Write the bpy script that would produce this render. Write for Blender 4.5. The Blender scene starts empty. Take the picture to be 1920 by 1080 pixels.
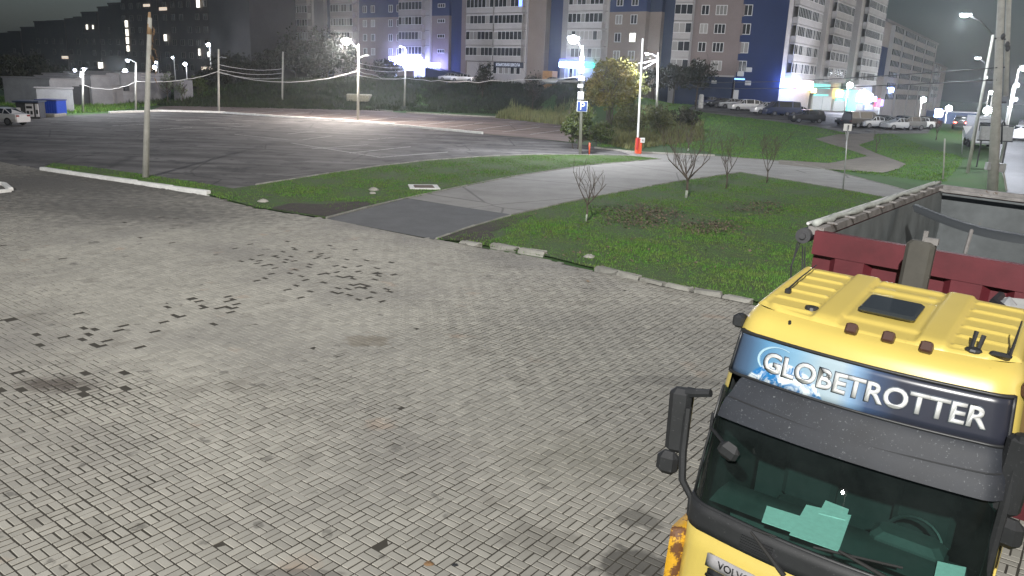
import bpy, bmesh, math, random
import numpy as np
from mathutils import Vector, Matrix
from mathutils.geometry import tessellate_polygon
random.seed(7)
rng = np.random.default_rng(7)
scene = bpy.context.scene
COL = scene.collection
R = math.radians

# ------------------------------------------------------------------ camera
FPX, HCAM = 1480.0, 5.40                     # focal length in pixels of a 1920 px wide frame, camera height in metres
PITCH, ROLL = math.atan(390 / FPX), R(2.3)
cp, sp, cr, sr = math.cos(PITCH), math.sin(PITCH), math.cos(ROLL), math.sin(ROLL)
FWD = Vector((0, cp, -sp)); RGT0 = Vector((1, 0, 0)); UP0 = Vector((0, sp, cp))
RGT = cr * RGT0 + sr * UP0; UPV = -sr * RGT0 + cr * UP0
CAM = Vector((0, 0, HCAM))
cam_d = bpy.data.cameras.new('camera'); cam = bpy.data.objects.new('camera', cam_d); COL.objects.link(cam)
cam_d.sensor_width = 36.0; cam_d.lens = FPX / 1920 * 36; cam_d.clip_start = 0.1; cam_d.clip_end = 4000
m = Matrix.Identity(4)
for i in range(3):
    m[i][0] = RGT[i]; m[i][1] = UPV[i]; m[i][2] = -FWD[i]; m[i][3] = CAM[i]
cam.matrix_world = m
scene.camera = cam

# ------------------------------------------------------------------ sky, exposure
SUN_EL, SUN_ROT = R(22), R(120)
world = bpy.data.worlds.new('World'); scene.world = world; world.use_nodes = True
wn = world.node_tree.nodes; wl = world.node_tree.links
bg = wn['Background']; bg.inputs[1].default_value = 0.040
sky = wn.new('ShaderNodeTexSky'); sky.sky_type = 'NISHITA'; sky.sun_disc = False
sky.sun_elevation = SUN_EL; sky.sun_rotation = SUN_ROT; sky.air_density = 1.0; sky.dust_density = 4.0; sky.ozone_density = 2.0
hs = wn.new('ShaderNodeHueSaturation'); hs.inputs['Saturation'].default_value = 0.90
wl.new(sky.outputs[0], hs.inputs['Color']); wl.new(hs.outputs[0], bg.inputs[0])
scene.view_settings.view_transform = 'Standard'; scene.view_settings.look = 'None'
scene.view_settings.exposure = 0.0; scene.view_settings.gamma = 1.0; scene.view_settings.use_curve_mapping = False
scene.render.engine = 'CYCLES'
scene.cycles.use_denoising = True
try: scene.cycles.denoiser = 'OPENIMAGEDENOISE'
except Exception: pass
scene.cycles.max_bounces = 6; scene.cycles.diffuse_bounces = 2; scene.cycles.glossy_bounces = 3
scene.cycles.transparent_max_bounces = 10; scene.cycles.volume_bounces = 0
scene.cycles.sample_clamp_indirect = 4.0; scene.cycles.caustics_reflective = False; scene.cycles.caustics_refractive = False

# one unseen floodlight behind the camera, standing in for the lamps over the square
def spot(name, loc, target, energy, size, blend, radius=0.15, col=(1, .97, .9)):
    d = bpy.data.lights.new(name, 'SPOT'); d.energy = energy; d.spot_size = R(size); d.spot_blend = blend
    d.shadow_soft_size = radius; d.color = col
    o = bpy.data.objects.new(name, d); COL.objects.link(o); o.location = loc
    o.rotation_euler = (Vector(target) - Vector(loc)).to_track_quat('-Z', 'Y').to_euler()
    return o
def point(name, loc, energy, radius=0.12, col=(1, 1, 1)):
    d = bpy.data.lights.new(name, 'POINT'); d.energy = energy; d.shadow_soft_size = radius; d.color = col
    o = bpy.data.objects.new(name, d); COL.objects.link(o); o.location = loc
    return o
FLOOD_A = spot('unseen_floodlight', (-14, -34, 29), (10, 72, 0), 235000, 60, 0.85, .4, (1, .975, .93))

# ------------------------------------------------------------------ pixel / terrain helpers
def sm(t):
    t = min(1.0, max(0.0, t)); return t * t * (3 - 2 * t)
def terr(x, y):
    y0 = np.interp(x, [-90, -60, -49, -17, 3, 9, 14, 25, 60, 90], [125, 113, 113.5, 127, 131, 112, 84, 76, 76, 76])
    hm = np.interp(x, [-140, -75, -55, -44, -25, 10, 24, 60, 78, 100], [0, 0.3, 1.2, 3.4, 4.7, 4.8, 2.7, 2.2, 0.0, -1.0])
    L = np.interp(x, [-50, 10, 25, 60], [22, 22, 52, 52])
    h = hm * sm((y - y0) / L)
    h -= 2.2 * sm((y - 135) / 80) * sm((x - 50) / 18)
    return float(h)
def ray(px, py):
    return (RGT * ((px - 960) / FPX) + UPV * (-(py - 540) / FPX) + FWD)
def at(px, py, z=0.0):
    d = ray(px, py); t = (z - HCAM) / d.z
    return CAM + d * t
def atd(px, py, dist):
    """point on the pixel's ray at depth y = dist"""
    d = ray(px, py); return CAM + d * (dist / d.y)
def G(px, py, tmax=400):
    d = ray(px, py); t = 6.0; prev = t
    while t < tmax:
        p = CAM + d * t
        if p.z <= terr(p.x, p.y):
            a, b = prev, t
            for _ in range(25):
                mm = (a + b) / 2; p = CAM + d * mm
                if p.z <= terr(p.x, p.y): b = mm
                else: a = mm
            return CAM + d * b
        prev = t; t += 0.8
    return CAM + d * tmax
def gz(x, y, off=0.0): return Vector((x, y, terr(x, y) + off))
def hor(px): return 150 + (px - 960) * math.tan(ROLL)

# ------------------------------------------------------------------ object helpers
def tag(o, label=None, cat=None, group=None, kind=None):
    if label: o['label'] = label
    if cat: o['category'] = cat
    if group: o['group'] = group
    if kind: o['kind'] = kind
    return o
def empty(name, loc=(0, 0, 0), rotz=0.0, label=None, cat=None, group=None):
    o = bpy.data.objects.new(name, None); COL.objects.link(o); o.empty_display_size = .2
    o.location = loc; o.rotation_euler = (0, 0, rotz)
    return tag(o, label, cat, group)
def link_mesh(name, me, mat, parent=None, smooth=False):
    if mat is not None and not me.materials:
        for mm in (mat if isinstance(mat, (list, tuple)) else [mat]): me.materials.append(mm)
    if smooth:
        me.polygons.foreach_set('use_smooth', [True] * len(me.polygons))
    o = bpy.data.objects.new(name, me); COL.objects.link(o)
    if parent is not None: o.parent = parent
    return o
class MB:
    """collects shapes and links them as one mesh"""
    def __init__(self): self.v = []; self.f = []; self.mi = []; self.cur = 0
    def add(self, vs, fs):
        n = len(self.v); self.v += [tuple(p) for p in vs]
        self.f += [tuple(i + n for i in f) for f in fs]; self.mi += [self.cur] * len(fs); return self
    def box(self, x0, x1, y0, y1, z0, z1, M=None):
        vs = [Vector(p) for p in ((x0, y0, z0), (x1, y0, z0), (x1, y1, z0), (x0, y1, z0), (x0, y0, z1), (x1, y0, z1), (x1, y1, z1), (x0, y1, z1))]
        if M is not None: vs = [M @ p for p in vs]
        return self.add(vs, [(0, 3, 2, 1), (4, 5, 6, 7), (0, 1, 5, 4), (1, 2, 6, 5), (2, 3, 7, 6), (3, 0, 4, 7)])
    def cbox(self, c, size, M=None, bev=0.0):
        x, y, z = c; a, b, h = size[0] / 2, size[1] / 2, size[2] / 2
        if bev <= 0: return self.box(x - a, x + a, y - b, y + b, z - h, z + h, M)
        pts = []; 
        for zz, i in ((z - h, bev), (z - h + bev, 0), (z + h - bev, 0), (z + h, bev)):
            aa, bb = a - i, b - i
            e = min(bev, aa * .6, bb * .6)
            pts.append([(x - aa + e, y - bb, zz), (x + aa - e, y - bb, zz), (x + aa, y - bb + e, zz), (x + aa, y + bb - e, zz),
                        (x + aa - e, y + bb, zz), (x - aa + e, y + bb, zz), (x - aa, y + bb - e, zz), (x - aa, y - bb + e, zz)])
        vs = [Vector(p) for r in pts for p in r]
        if M is not None: vs = [M @ p for p in vs]
        fs = [tuple(reversed(range(8))), tuple(range(24, 32))]
        for k in range(3):
            for j in range(8):
                j2 = (j + 1) % 8; fs.append((k * 8 + j, k * 8 + j2, k * 8 + 8 + j2, k * 8 + 8 + j))
        return self.add(vs, fs)
    def tube(self, pts, rad, n=6, caps=True):
        pts = [Vector(p) for p in pts]
        rads = rad if isinstance(rad, (list, tuple)) else [rad] * len(pts)
        vs = []; last = None
        for i, p in enumerate(pts):
            t = (pts[min(i + 1, len(pts) - 1)] - pts[max(i - 1, 0)])
            t = t.normalized() if t.length > 1e-9 else Vector((0, 0, 1))
            if last is None:
                ref = Vector((0, 0, 1)) if abs(t.z) < .9 else Vector((1, 0, 0))
                a = t.cross(ref).normalized()
            else:
                a = (last - t * last.dot(t)); a = a.normalized() if a.length > 1e-6 else t.orthogonal().normalized()
            last = a; b = t.cross(a)
            for k in range(n):
                an = 2 * math.pi * k / n
                vs.append(p + (a * math.cos(an) + b * math.sin(an)) * rads[i])
        fs = []
        for i in range(len(pts) - 1):
            for k in range(n):
                k2 = (k + 1) % n
                fs.append((i * n + k, i * n + k2, (i + 1) * n + k2, (i + 1) * n + k))
        if caps:
            fs.append(tuple(reversed(range(n)))); fs.append(tuple((len(pts) - 1) * n + k for k in range(n)))
        return self.add(vs, fs)
    def grid(self, rows):
        n, mm = len(rows), len(rows[0])
        return self.add([p for r in rows for p in r], [(i * mm + j, i * mm + j + 1, (i + 1) * mm + j + 1, (i + 1) * mm + j) for i in range(n - 1) for j in range(mm - 1)])
    def ball(self, c, r, seg=10, ring=6, sq=(1, 1, 1)):
        vs = []; c = Vector(c)
        for i in range(ring + 1):
            th = math.pi * i / ring
            for k in range(seg):
                ph = 2 * math.pi * k / seg
                vs.append(c + Vector((r * sq[0] * math.sin(th) * math.cos(ph), r * sq[1] * math.sin(th) * math.sin(ph), r * sq[2] * math.cos(th))))
        fs = [(i * seg + k, (i + 1) * seg + k, (i + 1) * seg + (k + 1) % seg, i * seg + (k + 1) % seg) for i in range(ring) for k in range(seg)]
        return self.add(vs, fs)
    def mesh(self, name):
        me = bpy.data.meshes.new(name); me.from_pydata(self.v, [], self.f)
        if any(self.mi): me.polygons.foreach_set('material_index', self.mi)
        me.update(); return me
    def build(self, name, mat, parent=None, smooth=False, kind=None):
        o = link_mesh(name, self.mesh(name), mat, parent, smooth)
        if kind: o['kind'] = kind
        return o
def copy_tree(o, parent=None):
    c = o.copy(); COL.objects.link(c)
    if parent is not None: c.parent = parent
    for ch in list(o.children): copy_tree(ch, c)
    return c
def fast_mesh(name, verts, quads=None, tris=None):
    me = bpy.data.meshes.new(name)
    verts = np.asarray(verts, np.float32).reshape(-1, 3)
    faces = quads if quads is not None else tris
    k = 4 if quads is not None else 3
    faces = np.asarray(faces, np.int32).reshape(-1, k)
    me.vertices.add(len(verts)); me.vertices.foreach_set('co', verts.ravel())
    me.loops.add(faces.size); me.loops.foreach_set('vertex_index', faces.ravel())
    me.polygons.add(len(faces)); me.polygons.foreach_set('loop_start', np.arange(0, faces.size, k, dtype=np.int32))
    me.update(calc_edges=True); me.validate()
    me.polygons.foreach_set('use_smooth', np.zeros(len(me.polygons), bool)); return me

# ------------------------------------------------------------------ materials
def mat(name, col, rough=.65, metal=0.0, var=0.0, scale=4.0, bump=0.0, bscale=40.0, col2=None, spec=.5, rnd=0.0, coat=0.0, wear=None, island=False):
    mt = bpy.data.materials.new(name); mt.use_nodes = True
    n, l = mt.node_tree.nodes, mt.node_tree.links
    p = n['Principled BSDF']; p.inputs['Roughness'].default_value = rough; p.inputs['Metallic'].default_value = metal
    p.inputs['Specular IOR Level'].default_value = spec; p.inputs['Coat Weight'].default_value = coat
    p.inputs['Base Color'].default_value = (*col, 1)
    tc = n.new('ShaderNodeTexCoord'); out = None
    if var or col2:
        nz = n.new('ShaderNodeTexNoise'); nz.inputs['Scale'].default_value = scale; nz.inputs['Detail'].default_value = 6; nz.inputs['Roughness'].default_value = .65
        l.new(tc.outputs['Object'], nz.inputs['Vector'])
        rp = n.new('ShaderNodeMapRange'); rp.inputs[1].default_value = .3; rp.inputs[2].default_value = .7
        l.new(nz.outputs[0], rp.inputs[0])
        mx = n.new('ShaderNodeMix'); mx.data_type = 'RGBA'
        mx.inputs[6].default_value = (*(col2 if col2 else [c * (1 - var) for c in col]), 1)
        mx.inputs[7].default_value = (*(col if col2 else [min(1, c * (1 + var)) for c in col]), 1)
        l.new(rp.outputs[0], mx.inputs[0]); out = mx.outputs[2]
    if wear:
        nz = n.new('ShaderNodeTexNoise'); nz.inputs['Scale'].default_value = wear[1]; nz.inputs['Detail'].default_value = 9; nz.inputs['Roughness'].default_value = .7
        l.new(tc.outputs['Object'], nz.inputs['Vector'])
        rp = n.new('ShaderNodeMapRange'); rp.inputs[1].default_value = wear[2]; rp.inputs[2].default_value = wear[2] + .06
        l.new(nz.outputs[0], rp.inputs[0])
        mx = n.new('ShaderNodeMix'); mx.data_type = 'RGBA'; mx.inputs[6].default_value = (*col, 1); mx.inputs[7].default_value = (*wear[0], 1)
        if out is not None: l.new(out, mx.inputs[6])
        l.new(rp.outputs[0], mx.inputs[0]); out = mx.outputs[2]
    if rnd:
        if island:
            gi = n.new('ShaderNodeNewGeometry'); src = gi.outputs['Random Per Island']
        else:
            gi = n.new('ShaderNodeObjectInfo'); src = gi.outputs['Random']
        rp = n.new('ShaderNodeMapRange'); rp.inputs[3].default_value = 1 - rnd; rp.inputs[4].default_value = 1 + rnd
        l.new(src, rp.inputs[0])
        mx = n.new('ShaderNodeMix'); mx.data_type = 'RGBA'; mx.blend_type = 'MULTIPLY'; mx.inputs[0].default_value = 1
        mx.inputs[6].default_value = (*col, 1)
        if out is not None: l.new(out, mx.inputs[6])
        cb = n.new('ShaderNodeCombineColor')
        for k in range(3): l.new(rp.outputs[0], cb.inputs[k])
        l.new(cb.outputs[0], mx.inputs[7]); out = mx.outputs[2]
    if out is not None: l.new(out, p.inputs['Base Color'])
    if bump:
        nb = n.new('ShaderNodeTexNoise'); nb.inputs['Scale'].default_value = bscale; nb.inputs['Detail'].default_value = 5
        l.new(tc.outputs['Object'], nb.inputs['Vector'])
        bp = n.new('ShaderNodeBump'); bp.inputs['Strength'].default_value = bump; bp.inputs['Distance'].default_value = .02
        l.new(nb.outputs[0], bp.inputs['Height']); l.new(bp.outputs[0], p.inputs['Normal'])
    return mt
def emit(name, col, strength):
    mt = bpy.data.materials.new(name); mt.use_nodes = True
    p = mt.node_tree.nodes['Principled BSDF']; p.inputs['Base Color'].default_value = (*[c * .6 for c in col], 1)
    p.inputs['Emission Color'].default_value = (*col, 1); p.inputs['Emission Strength'].default_value = strength
    return mt
def glass(name, tint=(.55, .8, .78), alpha=.55, rough=.02):
    mt = bpy.data.materials.new(name); mt.use_nodes = True
    n, l = mt.node_tree.nodes, mt.node_tree.links
    n.remove(n['Principled BSDF']); o = n['Material Output']
    t = n.new('ShaderNodeBsdfTransparent'); t.inputs[0].default_value = (*tint, 1)
    g = n.new('ShaderNodeBsdfGlossy'); g.inputs['Roughness'].default_value = rough
    fr = n.new('ShaderNodeFresnel'); fr.inputs[0].default_value = 1.5
    mx = n.new('ShaderNodeMixShader'); l.new(fr.outputs[0], mx.inputs[0]); l.new(t.outputs[0], mx.inputs[1]); l.new(g.outputs[0], mx.inputs[2])
    # film of dust on the pane
    tc = n.new('ShaderNodeTexCoord'); nz = n.new('ShaderNodeTexNoise'); nz.inputs['Scale'].default_value = 2.2; nz.inputs['Detail'].default_value = 9; nz.inputs['Roughness'].default_value = .7; l.new(tc.outputs['Object'], nz.inputs['Vector'])
    rp = n.new('ShaderNodeMapRange'); rp.inputs[1].default_value = .35; rp.inputs[2].default_value = .75; rp.inputs[3].default_value = .015; rp.inputs[4].default_value = .05; l.new(nz.outputs[0], rp.inputs[0])
    df = n.new('ShaderNodeBsdfDiffuse'); df.inputs[0].default_value = (.26, .34, .33, 1)
    m2 = n.new('ShaderNodeMixShader'); l.new(rp.outputs[0], m2.inputs[0]); l.new(mx.outputs[0], m2.inputs[1]); l.new(df.outputs[0], m2.inputs[2])
    l.new(m2.outputs[0], o.inputs[0]); return mt
M = {}
M['concrete'] = mat('pale_concrete', (.35, .34, .31), .85, var=.2, scale=3, bump=.3)
M['post'] = mat('post_concrete', (.38, .375, .345), .8, var=.18, scale=2.5, bump=.2)
M['white_kerb'] = mat('white_painted_kerb', (.78, .78, .76), .7, var=.12, scale=3, wear=((.3, .29, .27), 7, .62), bump=.3)
M['kerb'] = mat('grey_kerb_stone', (.27, .265, .24), .9, var=.3, scale=3, bump=.6, bscale=20, rnd=.2)
M['asphalt'] = mat('old_asphalt', (.125, .12, .118), .85, var=.38, scale=.3, wear=((.06, .058, .06), .55, .53), bump=.3, bscale=30)
def cracks(mt, scale, width, dark, lo=.62, hi=1.35):
    n, l = mt.node_tree.nodes, mt.node_tree.links; p = n['Principled BSDF']; src = p.inputs['Base Color'].links[0].from_socket
    tc = n.new('ShaderNodeTexCoord'); nz = n.new('ShaderNodeTexNoise'); nz.inputs['Scale'].default_value = scale * 2.5; l.new(tc.outputs['Object'], nz.inputs['Vector'])
    mxv = n.new('ShaderNodeMix'); mxv.data_type = 'RGBA'; mxv.inputs[0].default_value = .12; l.new(tc.outputs['Object'], mxv.inputs[6]); l.new(nz.outputs[1], mxv.inputs[7])
    vo = n.new('ShaderNodeTexVoronoi'); vo.feature = 'DISTANCE_TO_EDGE'; vo.inputs['Scale'].default_value = scale; l.new(mxv.outputs[2], vo.inputs['Vector'])
    rp = n.new('ShaderNodeMapRange'); rp.inputs[1].default_value = width; rp.inputs[2].default_value = 0; rp.inputs[4].default_value = .75; l.new(vo.outputs[0], rp.inputs[0])
    mx = n.new('ShaderNodeMix'); mx.data_type = 'RGBA'; mx.inputs[7].default_value = (*dark, 1); l.new(rp.outputs[0], mx.inputs[0]); l.new(src, mx.inputs[6])
    mp = n.new('ShaderNodeMapping'); mp.inputs['Scale'].default_value = (.05, .35, 1); mp.inputs['Rotation'].default_value = (0, 0, R(-8)); l.new(tc.outputs['Object'], mp.inputs[0])
    n2 = n.new('ShaderNodeTexNoise'); n2.inputs['Scale'].default_value = 1.6; n2.inputs['Detail'].default_value = 7; l.new(mp.outputs[0], n2.inputs['Vector'])
    r2 = n.new('ShaderNodeMapRange'); r2.inputs[1].default_value = .38; r2.inputs[2].default_value = .62; r2.inputs[3].default_value = lo; r2.inputs[4].default_value = hi; l.new(n2.outputs[0], r2.inputs[0])
    cb = n.new('ShaderNodeCombineColor'); [l.new(r2.outputs[0], cb.inputs[k]) for k in range(3)]
    m3 = n.new('ShaderNodeMix'); m3.data_type = 'RGBA'; m3.blend_type = 'MULTIPLY'; m3.inputs[0].default_value = 1; l.new(mx.outputs[2], m3.inputs[6]); l.new(cb.outputs[0], m3.inputs[7])
    l.new(m3.outputs[2], p.inputs['Base Color'])
cracks(M['asphalt'], .16, .012, (.03, .03, .03))
M['asphalt_red'] = mat('lamplit_reddish_asphalt', (.26, .21, .19), .88, var=.25, scale=.25, bump=.3, bscale=30)  # reddish asphalt, made paler with the lamp's bright strip in its colour
M['asphalt_path'] = mat('worn_path_asphalt', (.30, .29, .275), .85, var=.14, scale=.8, bump=.3, bscale=60)
M['asphalt_dark'] = mat('patched_asphalt', (.125, .13, .135), .85, var=.15, scale=1.2, bump=.4, bscale=60)
cracks(M['asphalt_red'], .12, .010, (.06, .05, .045), .72, 1.2); cracks(M['asphalt_path'], .10, .006, (.09, .085, .08), .92, 1.06)
M['road'] = mat('road_asphalt', (.13, .135, .135), .6, var=.15, scale=.4)
M['paint'] = mat('road_paint', (.72, .72, .70), .8, var=.2, scale=3, wear=((.12, .12, .12), 1.5, .55))
M['metal'] = mat('galvanised_metal', (.45, .46, .47), .45, .6, var=.15)
M['dark_metal'] = mat('dark_metal', (.06, .06, .065), .5, .3, var=.2)
M['black'] = mat('black_plastic', (.022, .023, .025), .45, var=.2)
M['rubber'] = mat('rubber', (.02, .02, .02), .85)
M['cable'] = mat('pale_cable', (.55, .55, .55), .6)
M['wood'] = mat('trunk_bark', (.075, .06, .045), .9, var=.3, scale=8, bump=.5)
M['twig'] = mat('sapling_bark', (.10, .08, .065), .9, var=.3, scale=8)
# ================================================================== THE SETTING
def terrv(x, y):
    s = lambda t: np.clip(t, 0, 1) ** 2 * (3 - 2 * np.clip(t, 0, 1))
    y0 = np.interp(x, [-90, -60, -49, -17, 3, 9, 14, 25, 60, 90], [125, 113, 113.5, 127, 131, 112, 84, 76, 76, 76])
    hm = np.interp(x, [-140, -75, -55, -44, -25, 10, 24, 60, 78, 100], [0, 0.3, 1.2, 3.4, 4.7, 4.8, 2.7, 2.2, 0.0, -1.0])
    L = np.interp(x, [-50, 10, 25, 60], [22, 22, 52, 52])
    return hm * s((y - y0) / L) - 2.2 * s((y - 135) / 80) * s((x - 50) / 18)
def poly_world(px, z=None):
    return [(at(*p) if z is not None else G(*p)) for p in px]
def inside(poly, x, y):
    """vectorised point in polygon"""
    c = np.zeros(x.shape, bool); n = len(poly)
    for i in range(n):
        x1, y1 = poly[i][0], poly[i][1]; x2, y2 = poly[(i + 1) % n][0], poly[(i + 1) % n][1]
        cond = ((y1 > y) != (y2 > y))
        xi = (x2 - x1) * (y - y1) / ((y2 - y1) if abs(y2 - y1) > 1e-9 else 1e-9) + x1
        c ^= cond & (x < xi)
    return c
def flat_sheet(name, px, z, mt, kind='structure'):
    w = [at(*p) for p in px]
    tri = tessellate_polygon([[Vector((p.x, p.y, 0)) for p in w]])
    me = bpy.data.meshes.new(name); me.from_pydata([(p.x, p.y, z) for p in w], [], [tuple(t) for t in tri]); me.update()
    bm = bmesh.new(); bm.from_mesh(me)
    for f in bm.faces:
        if f.normal.z < 0: f.normal_flip()
    bm.to_mesh(me); bm.free()
    o = link_mesh(name, me, mt); o['kind'] = kind
    return o, [(p.x, p.y) for p in w]
def terrain_sheet(name, pts, off, mt, step=3.0, kind='structure'):
    """sheet over a world polygon that follows the terrain"""
    bm = bmesh.new(); vs = [bm.verts.new((x, y, 0)) for x, y in pts]
    f = bm.faces.new(vs); f.normal_update()
    bmesh.ops.triangulate(bm, faces=bm.faces[:])
    for _ in range(7):
        es = [e for e in bm.edges if e.calc_length() > step]
        if not es: break
        bmesh.ops.subdivide_edges(bm, edges=es, cuts=1)
        bmesh.ops.triangulate(bm, faces=bm.faces[:])
    for v in bm.verts: v.co.z = terr(v.co.x, v.co.y) + off
    bm.normal_update()
    for f in bm.faces:
        if f.normal.z < 0: f.normal_flip()
    me = bpy.data.meshes.new(name); bm.to_mesh(me); bm.free()
    o = link_mesh(name, me, mt); o['kind'] = kind; return o

# ground to the horizon -------------------------------------------------------
M['earth'] = mat('rough_grass_ground', (.048, .135, .03), .95, col2=(.07, .11, .04), scale=.12, bump=.8, bscale=3)
xs = np.concatenate([[-1600, -700, -350, -220], np.arange(-150, 151, 3.0), [220, 350, 700, 1600]])
ys = np.concatenate([[-300, -60, -20], np.arange(0, 285, 3.0), [330, 400, 600, 900, 1800]])
X, Y = np.meshgrid(xs, ys); Z = terrv(X, Y) - 0.055
nx, ny = len(xs), len(ys)
idx = np.arange(nx * ny).reshape(ny, nx)
q = np.stack([idx[:-1, :-1], idx[:-1, 1:], idx[1:, 1:], idx[1:, :-1]], -1).reshape(-1, 4)
ground = link_mesh('ground', fast_mesh('ground', np.stack([X, Y, Z], -1), quads=q), M['earth'], smooth=True); ground['kind'] = 'structure'

# paved square ----------------------------------------------------------------
TH = -0.642; BL = 0.235
U = np.array([math.cos(TH), math.sin(TH)]); W = np.array([-math.sin(TH), math.cos(TH)])
PLAZA = [(-60, 293), (0, 303.5), (78, 318), (392, 368), (480, 391), (610, 410.5), (815, 449.5), (865, 457), (1030, 488), (1120, 511), (1400, 569), (1700, 640), (2060, 720), (2300, 1400), (-400, 1400), (-300, 600)]
M['joint'] = mat('soil_in_joints', (.040, .036, .028), .95, col2=(.062, .056, .046), scale=1.5)
paving, plaza_w = flat_sheet('paving', PLAZA, 0.004, M['joint'])

def brick_mat(name, island):
    mt = mat(name, (.375, .360, .318), .8, var=.1, scale=.35, bump=.25, bscale=90, rnd=.13, island=island)
    n, l = mt.node_tree.nodes, mt.node_tree.links; p = n['Principled BSDF']
    src = p.inputs['Base Color'].links[0].from_socket
    geo = n.new('ShaderNodeNewGeometry')
    def patch(scale, lo, hi, col, fac, seed):
        nonlocal src
        mp = n.new('ShaderNodeMapping'); mp.inputs['Location'].default_value = (seed, seed * .7, 0); l.new(geo.outputs['Position'], mp.inputs[0])
        nz = n.new('ShaderNodeTexNoise'); nz.inputs['Scale'].default_value = scale; nz.inputs['Detail'].default_value = 5; l.new(mp.outputs[0], nz.inputs['Vector'])
        rp = n.new('ShaderNodeMapRange'); rp.inputs[1].default_value = lo; rp.inputs[2].default_value = hi; rp.inputs[4].default_value = fac; l.new(nz.outputs[0], rp.inputs[0])
        mx = n.new('ShaderNodeMix'); mx.data_type = 'RGBA'; mx.inputs[7].default_value = (*col, 1)
        l.new(rp.outputs[0], mx.inputs[0]); l.new(src, mx.inputs[6]); src = mx.outputs[2]
    patch(.22, .46, .66, (.225, .215, .20), .7, 3)       # dull worn areas
    patch(.9, .60, .70, (.20, .185, .16), .5, 11)       # dirt
    patch(.7, .66, .72, (.40, .28, .20), .45, 23)       # rusty tint
    patch(2.2, .66, .70, (.10, .095, .085), .6, 31)     # small oily spots
    def blob(px, rx, ry, col, fac, r0=1.0, r1=.75):                      # stains and tone patches with a shape of their own
        nonlocal src
        c = at(*px)
        mp = n.new('ShaderNodeMapping'); mp.vector_type = 'POINT'
        mp.inputs['Location'].default_value = (-c.x / rx, -c.y / ry, 0); mp.inputs['Scale'].default_value = (1 / rx, 1 / ry, 0)
        l.new(geo.outputs['Position'], mp.inputs[0])
        ln = n.new('ShaderNodeVectorMath'); ln.operation = 'LENGTH'; l.new(mp.outputs[0], ln.inputs[0])
        nz = n.new('ShaderNodeTexNoise'); nz.inputs['Scale'].default_value = 3.0; nz.inputs['Detail'].default_value = 6; l.new(geo.outputs['Position'], nz.inputs['Vector'])
        ad = n.new('ShaderNodeMath'); ad.operation = 'MULTIPLY_ADD'; ad.inputs[1].default_value = 1.6; ad.inputs[2].default_value = -.8; l.new(nz.outputs[0], ad.inputs[0])
        sm_ = n.new('ShaderNodeMath'); sm_.operation = 'ADD'; l.new(ln.outputs[1], sm_.inputs[0]); l.new(ad.outputs[0], sm_.inputs[1])
        rp = n.new('ShaderNodeMapRange'); rp.inputs[1].default_value = r0; rp.inputs[2].default_value = r1; rp.inputs[4].default_value = fac; l.new(sm_.outputs[0], rp.inputs[0])
        mx = n.new('ShaderNodeMix'); mx.data_type = 'RGBA'; mx.inputs[7].default_value = (*col, 1)
        l.new(rp.outputs[0], mx.inputs[0]); l.new(src, mx.inputs[6]); src = mx.outputs[2]
    blob((1185, 1060), .5, .36, (.055, .052, .046), .8)
    blob((1195, 975), .35, .25, (.05, .048, .042), .6)
    blob((560, 1077), .6, .10, (.12, .11, .10), .6)
    blob((100, 722), .75, .36, (.05, .034, .03), .75, 1.25, .35)
    blob((60, 345), 15, 8, (.085, .082, .078), .85, 1.35, .25)  # mottled dirt, with the light falloff at the far left painted in
    blob((250, 398), 5.5, 2.2, (.10, .096, .09), .65, 1.3, .3)  # dirt again, darkened further for the same painted falloff
    blob((1120, 860), 1.3, .8, (.22, .21, .17), .6, 1.4, .3)
    blob((1180, 700), 4.2, 5.0, (.215, .21, .185), .5, 1.6, .2)
    blob((690, 640), .55, .4, (.19, .165, .125), .6)
    blob((1270, 715), 1.1, .3, (.16, .155, .14), .6)
    blob((1010, 1010), .5, .3, (.2, .19, .165), .5)
    l.new(src, p.inputs['Base Color'])
    return mt
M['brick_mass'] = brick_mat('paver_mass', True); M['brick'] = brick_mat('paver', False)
O2 = np.array([at(727, 908.7).x, at(727, 908.7).y])
ii, jj = np.meshgrid(np.arange(-260, 261), np.arange(-260, 261), indexing='ij'); ii, jj = ii.ravel(), jj.ravel()
ctr = O2 + (ii[:, None] + .5) * BL * U + (jj[:, None] + .5) * BL * W
keep = inside(plaza_w, ctr[:, 0], ctr[:, 1]) & (ctr[:, 1] > 5.5) & (ctr[:, 1] < 47)
def project(P):
    d = P - np.array(CAM); x = d @ np.array(RGT); y = d @ np.array(UPV); z = d @ np.array(FWD)
    return 960 + FPX * x / z, 540 - FPX * y / z
c3 = np.c_[ctr, np.zeros(len(ctr))]
pxx, pyy = project(c3)
keep &= (pxx > -90) & (pxx < 2010) & (pyy < 1180)
ii, jj, ctr = ii[keep], jj[keep], ctr[keep]
par = (ii + jj) % 2
cen = []; along = []
for s in (-.25, .25):
    off = np.where(par[:, None] == 0, s * BL * W, s * BL * U)
    cen.append(ctr + off); along.append(par)
cen = np.concatenate(cen); along = np.concatenate(along)
bx, by = project(np.c_[cen, np.zeros(len(cen))])
prob = np.full(len(cen), .00003)
for cx, cy, rx, ry, pr in ((600, 515, 120, 45, .11), (520, 500, 60, 25, .09), (390, 578, 110, 26, .085), (200, 640, 90, 22, .075), (110, 715, 120, 38, .065), (40, 680, 60, 60, .04), (235, 728, 25, 9, .35), (690, 545, 60, 20, .08), (150, 620, 160, 35, .05), (300, 470, 330, 60, .004), (80, 850, 140, 90, .0015)):
    e = ((bx - cx) / rx) ** 2 + ((by - cy) / ry) ** 2
    prob = np.maximum(prob, 1.05 * pr * np.clip(1.6 - e, 0, 1))
missing = rng.random(len(cen)) < prob
edge = ~inside(plaza_w, cen[:, 0], cen[:, 1])
sel = ~missing & ~edge
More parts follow.
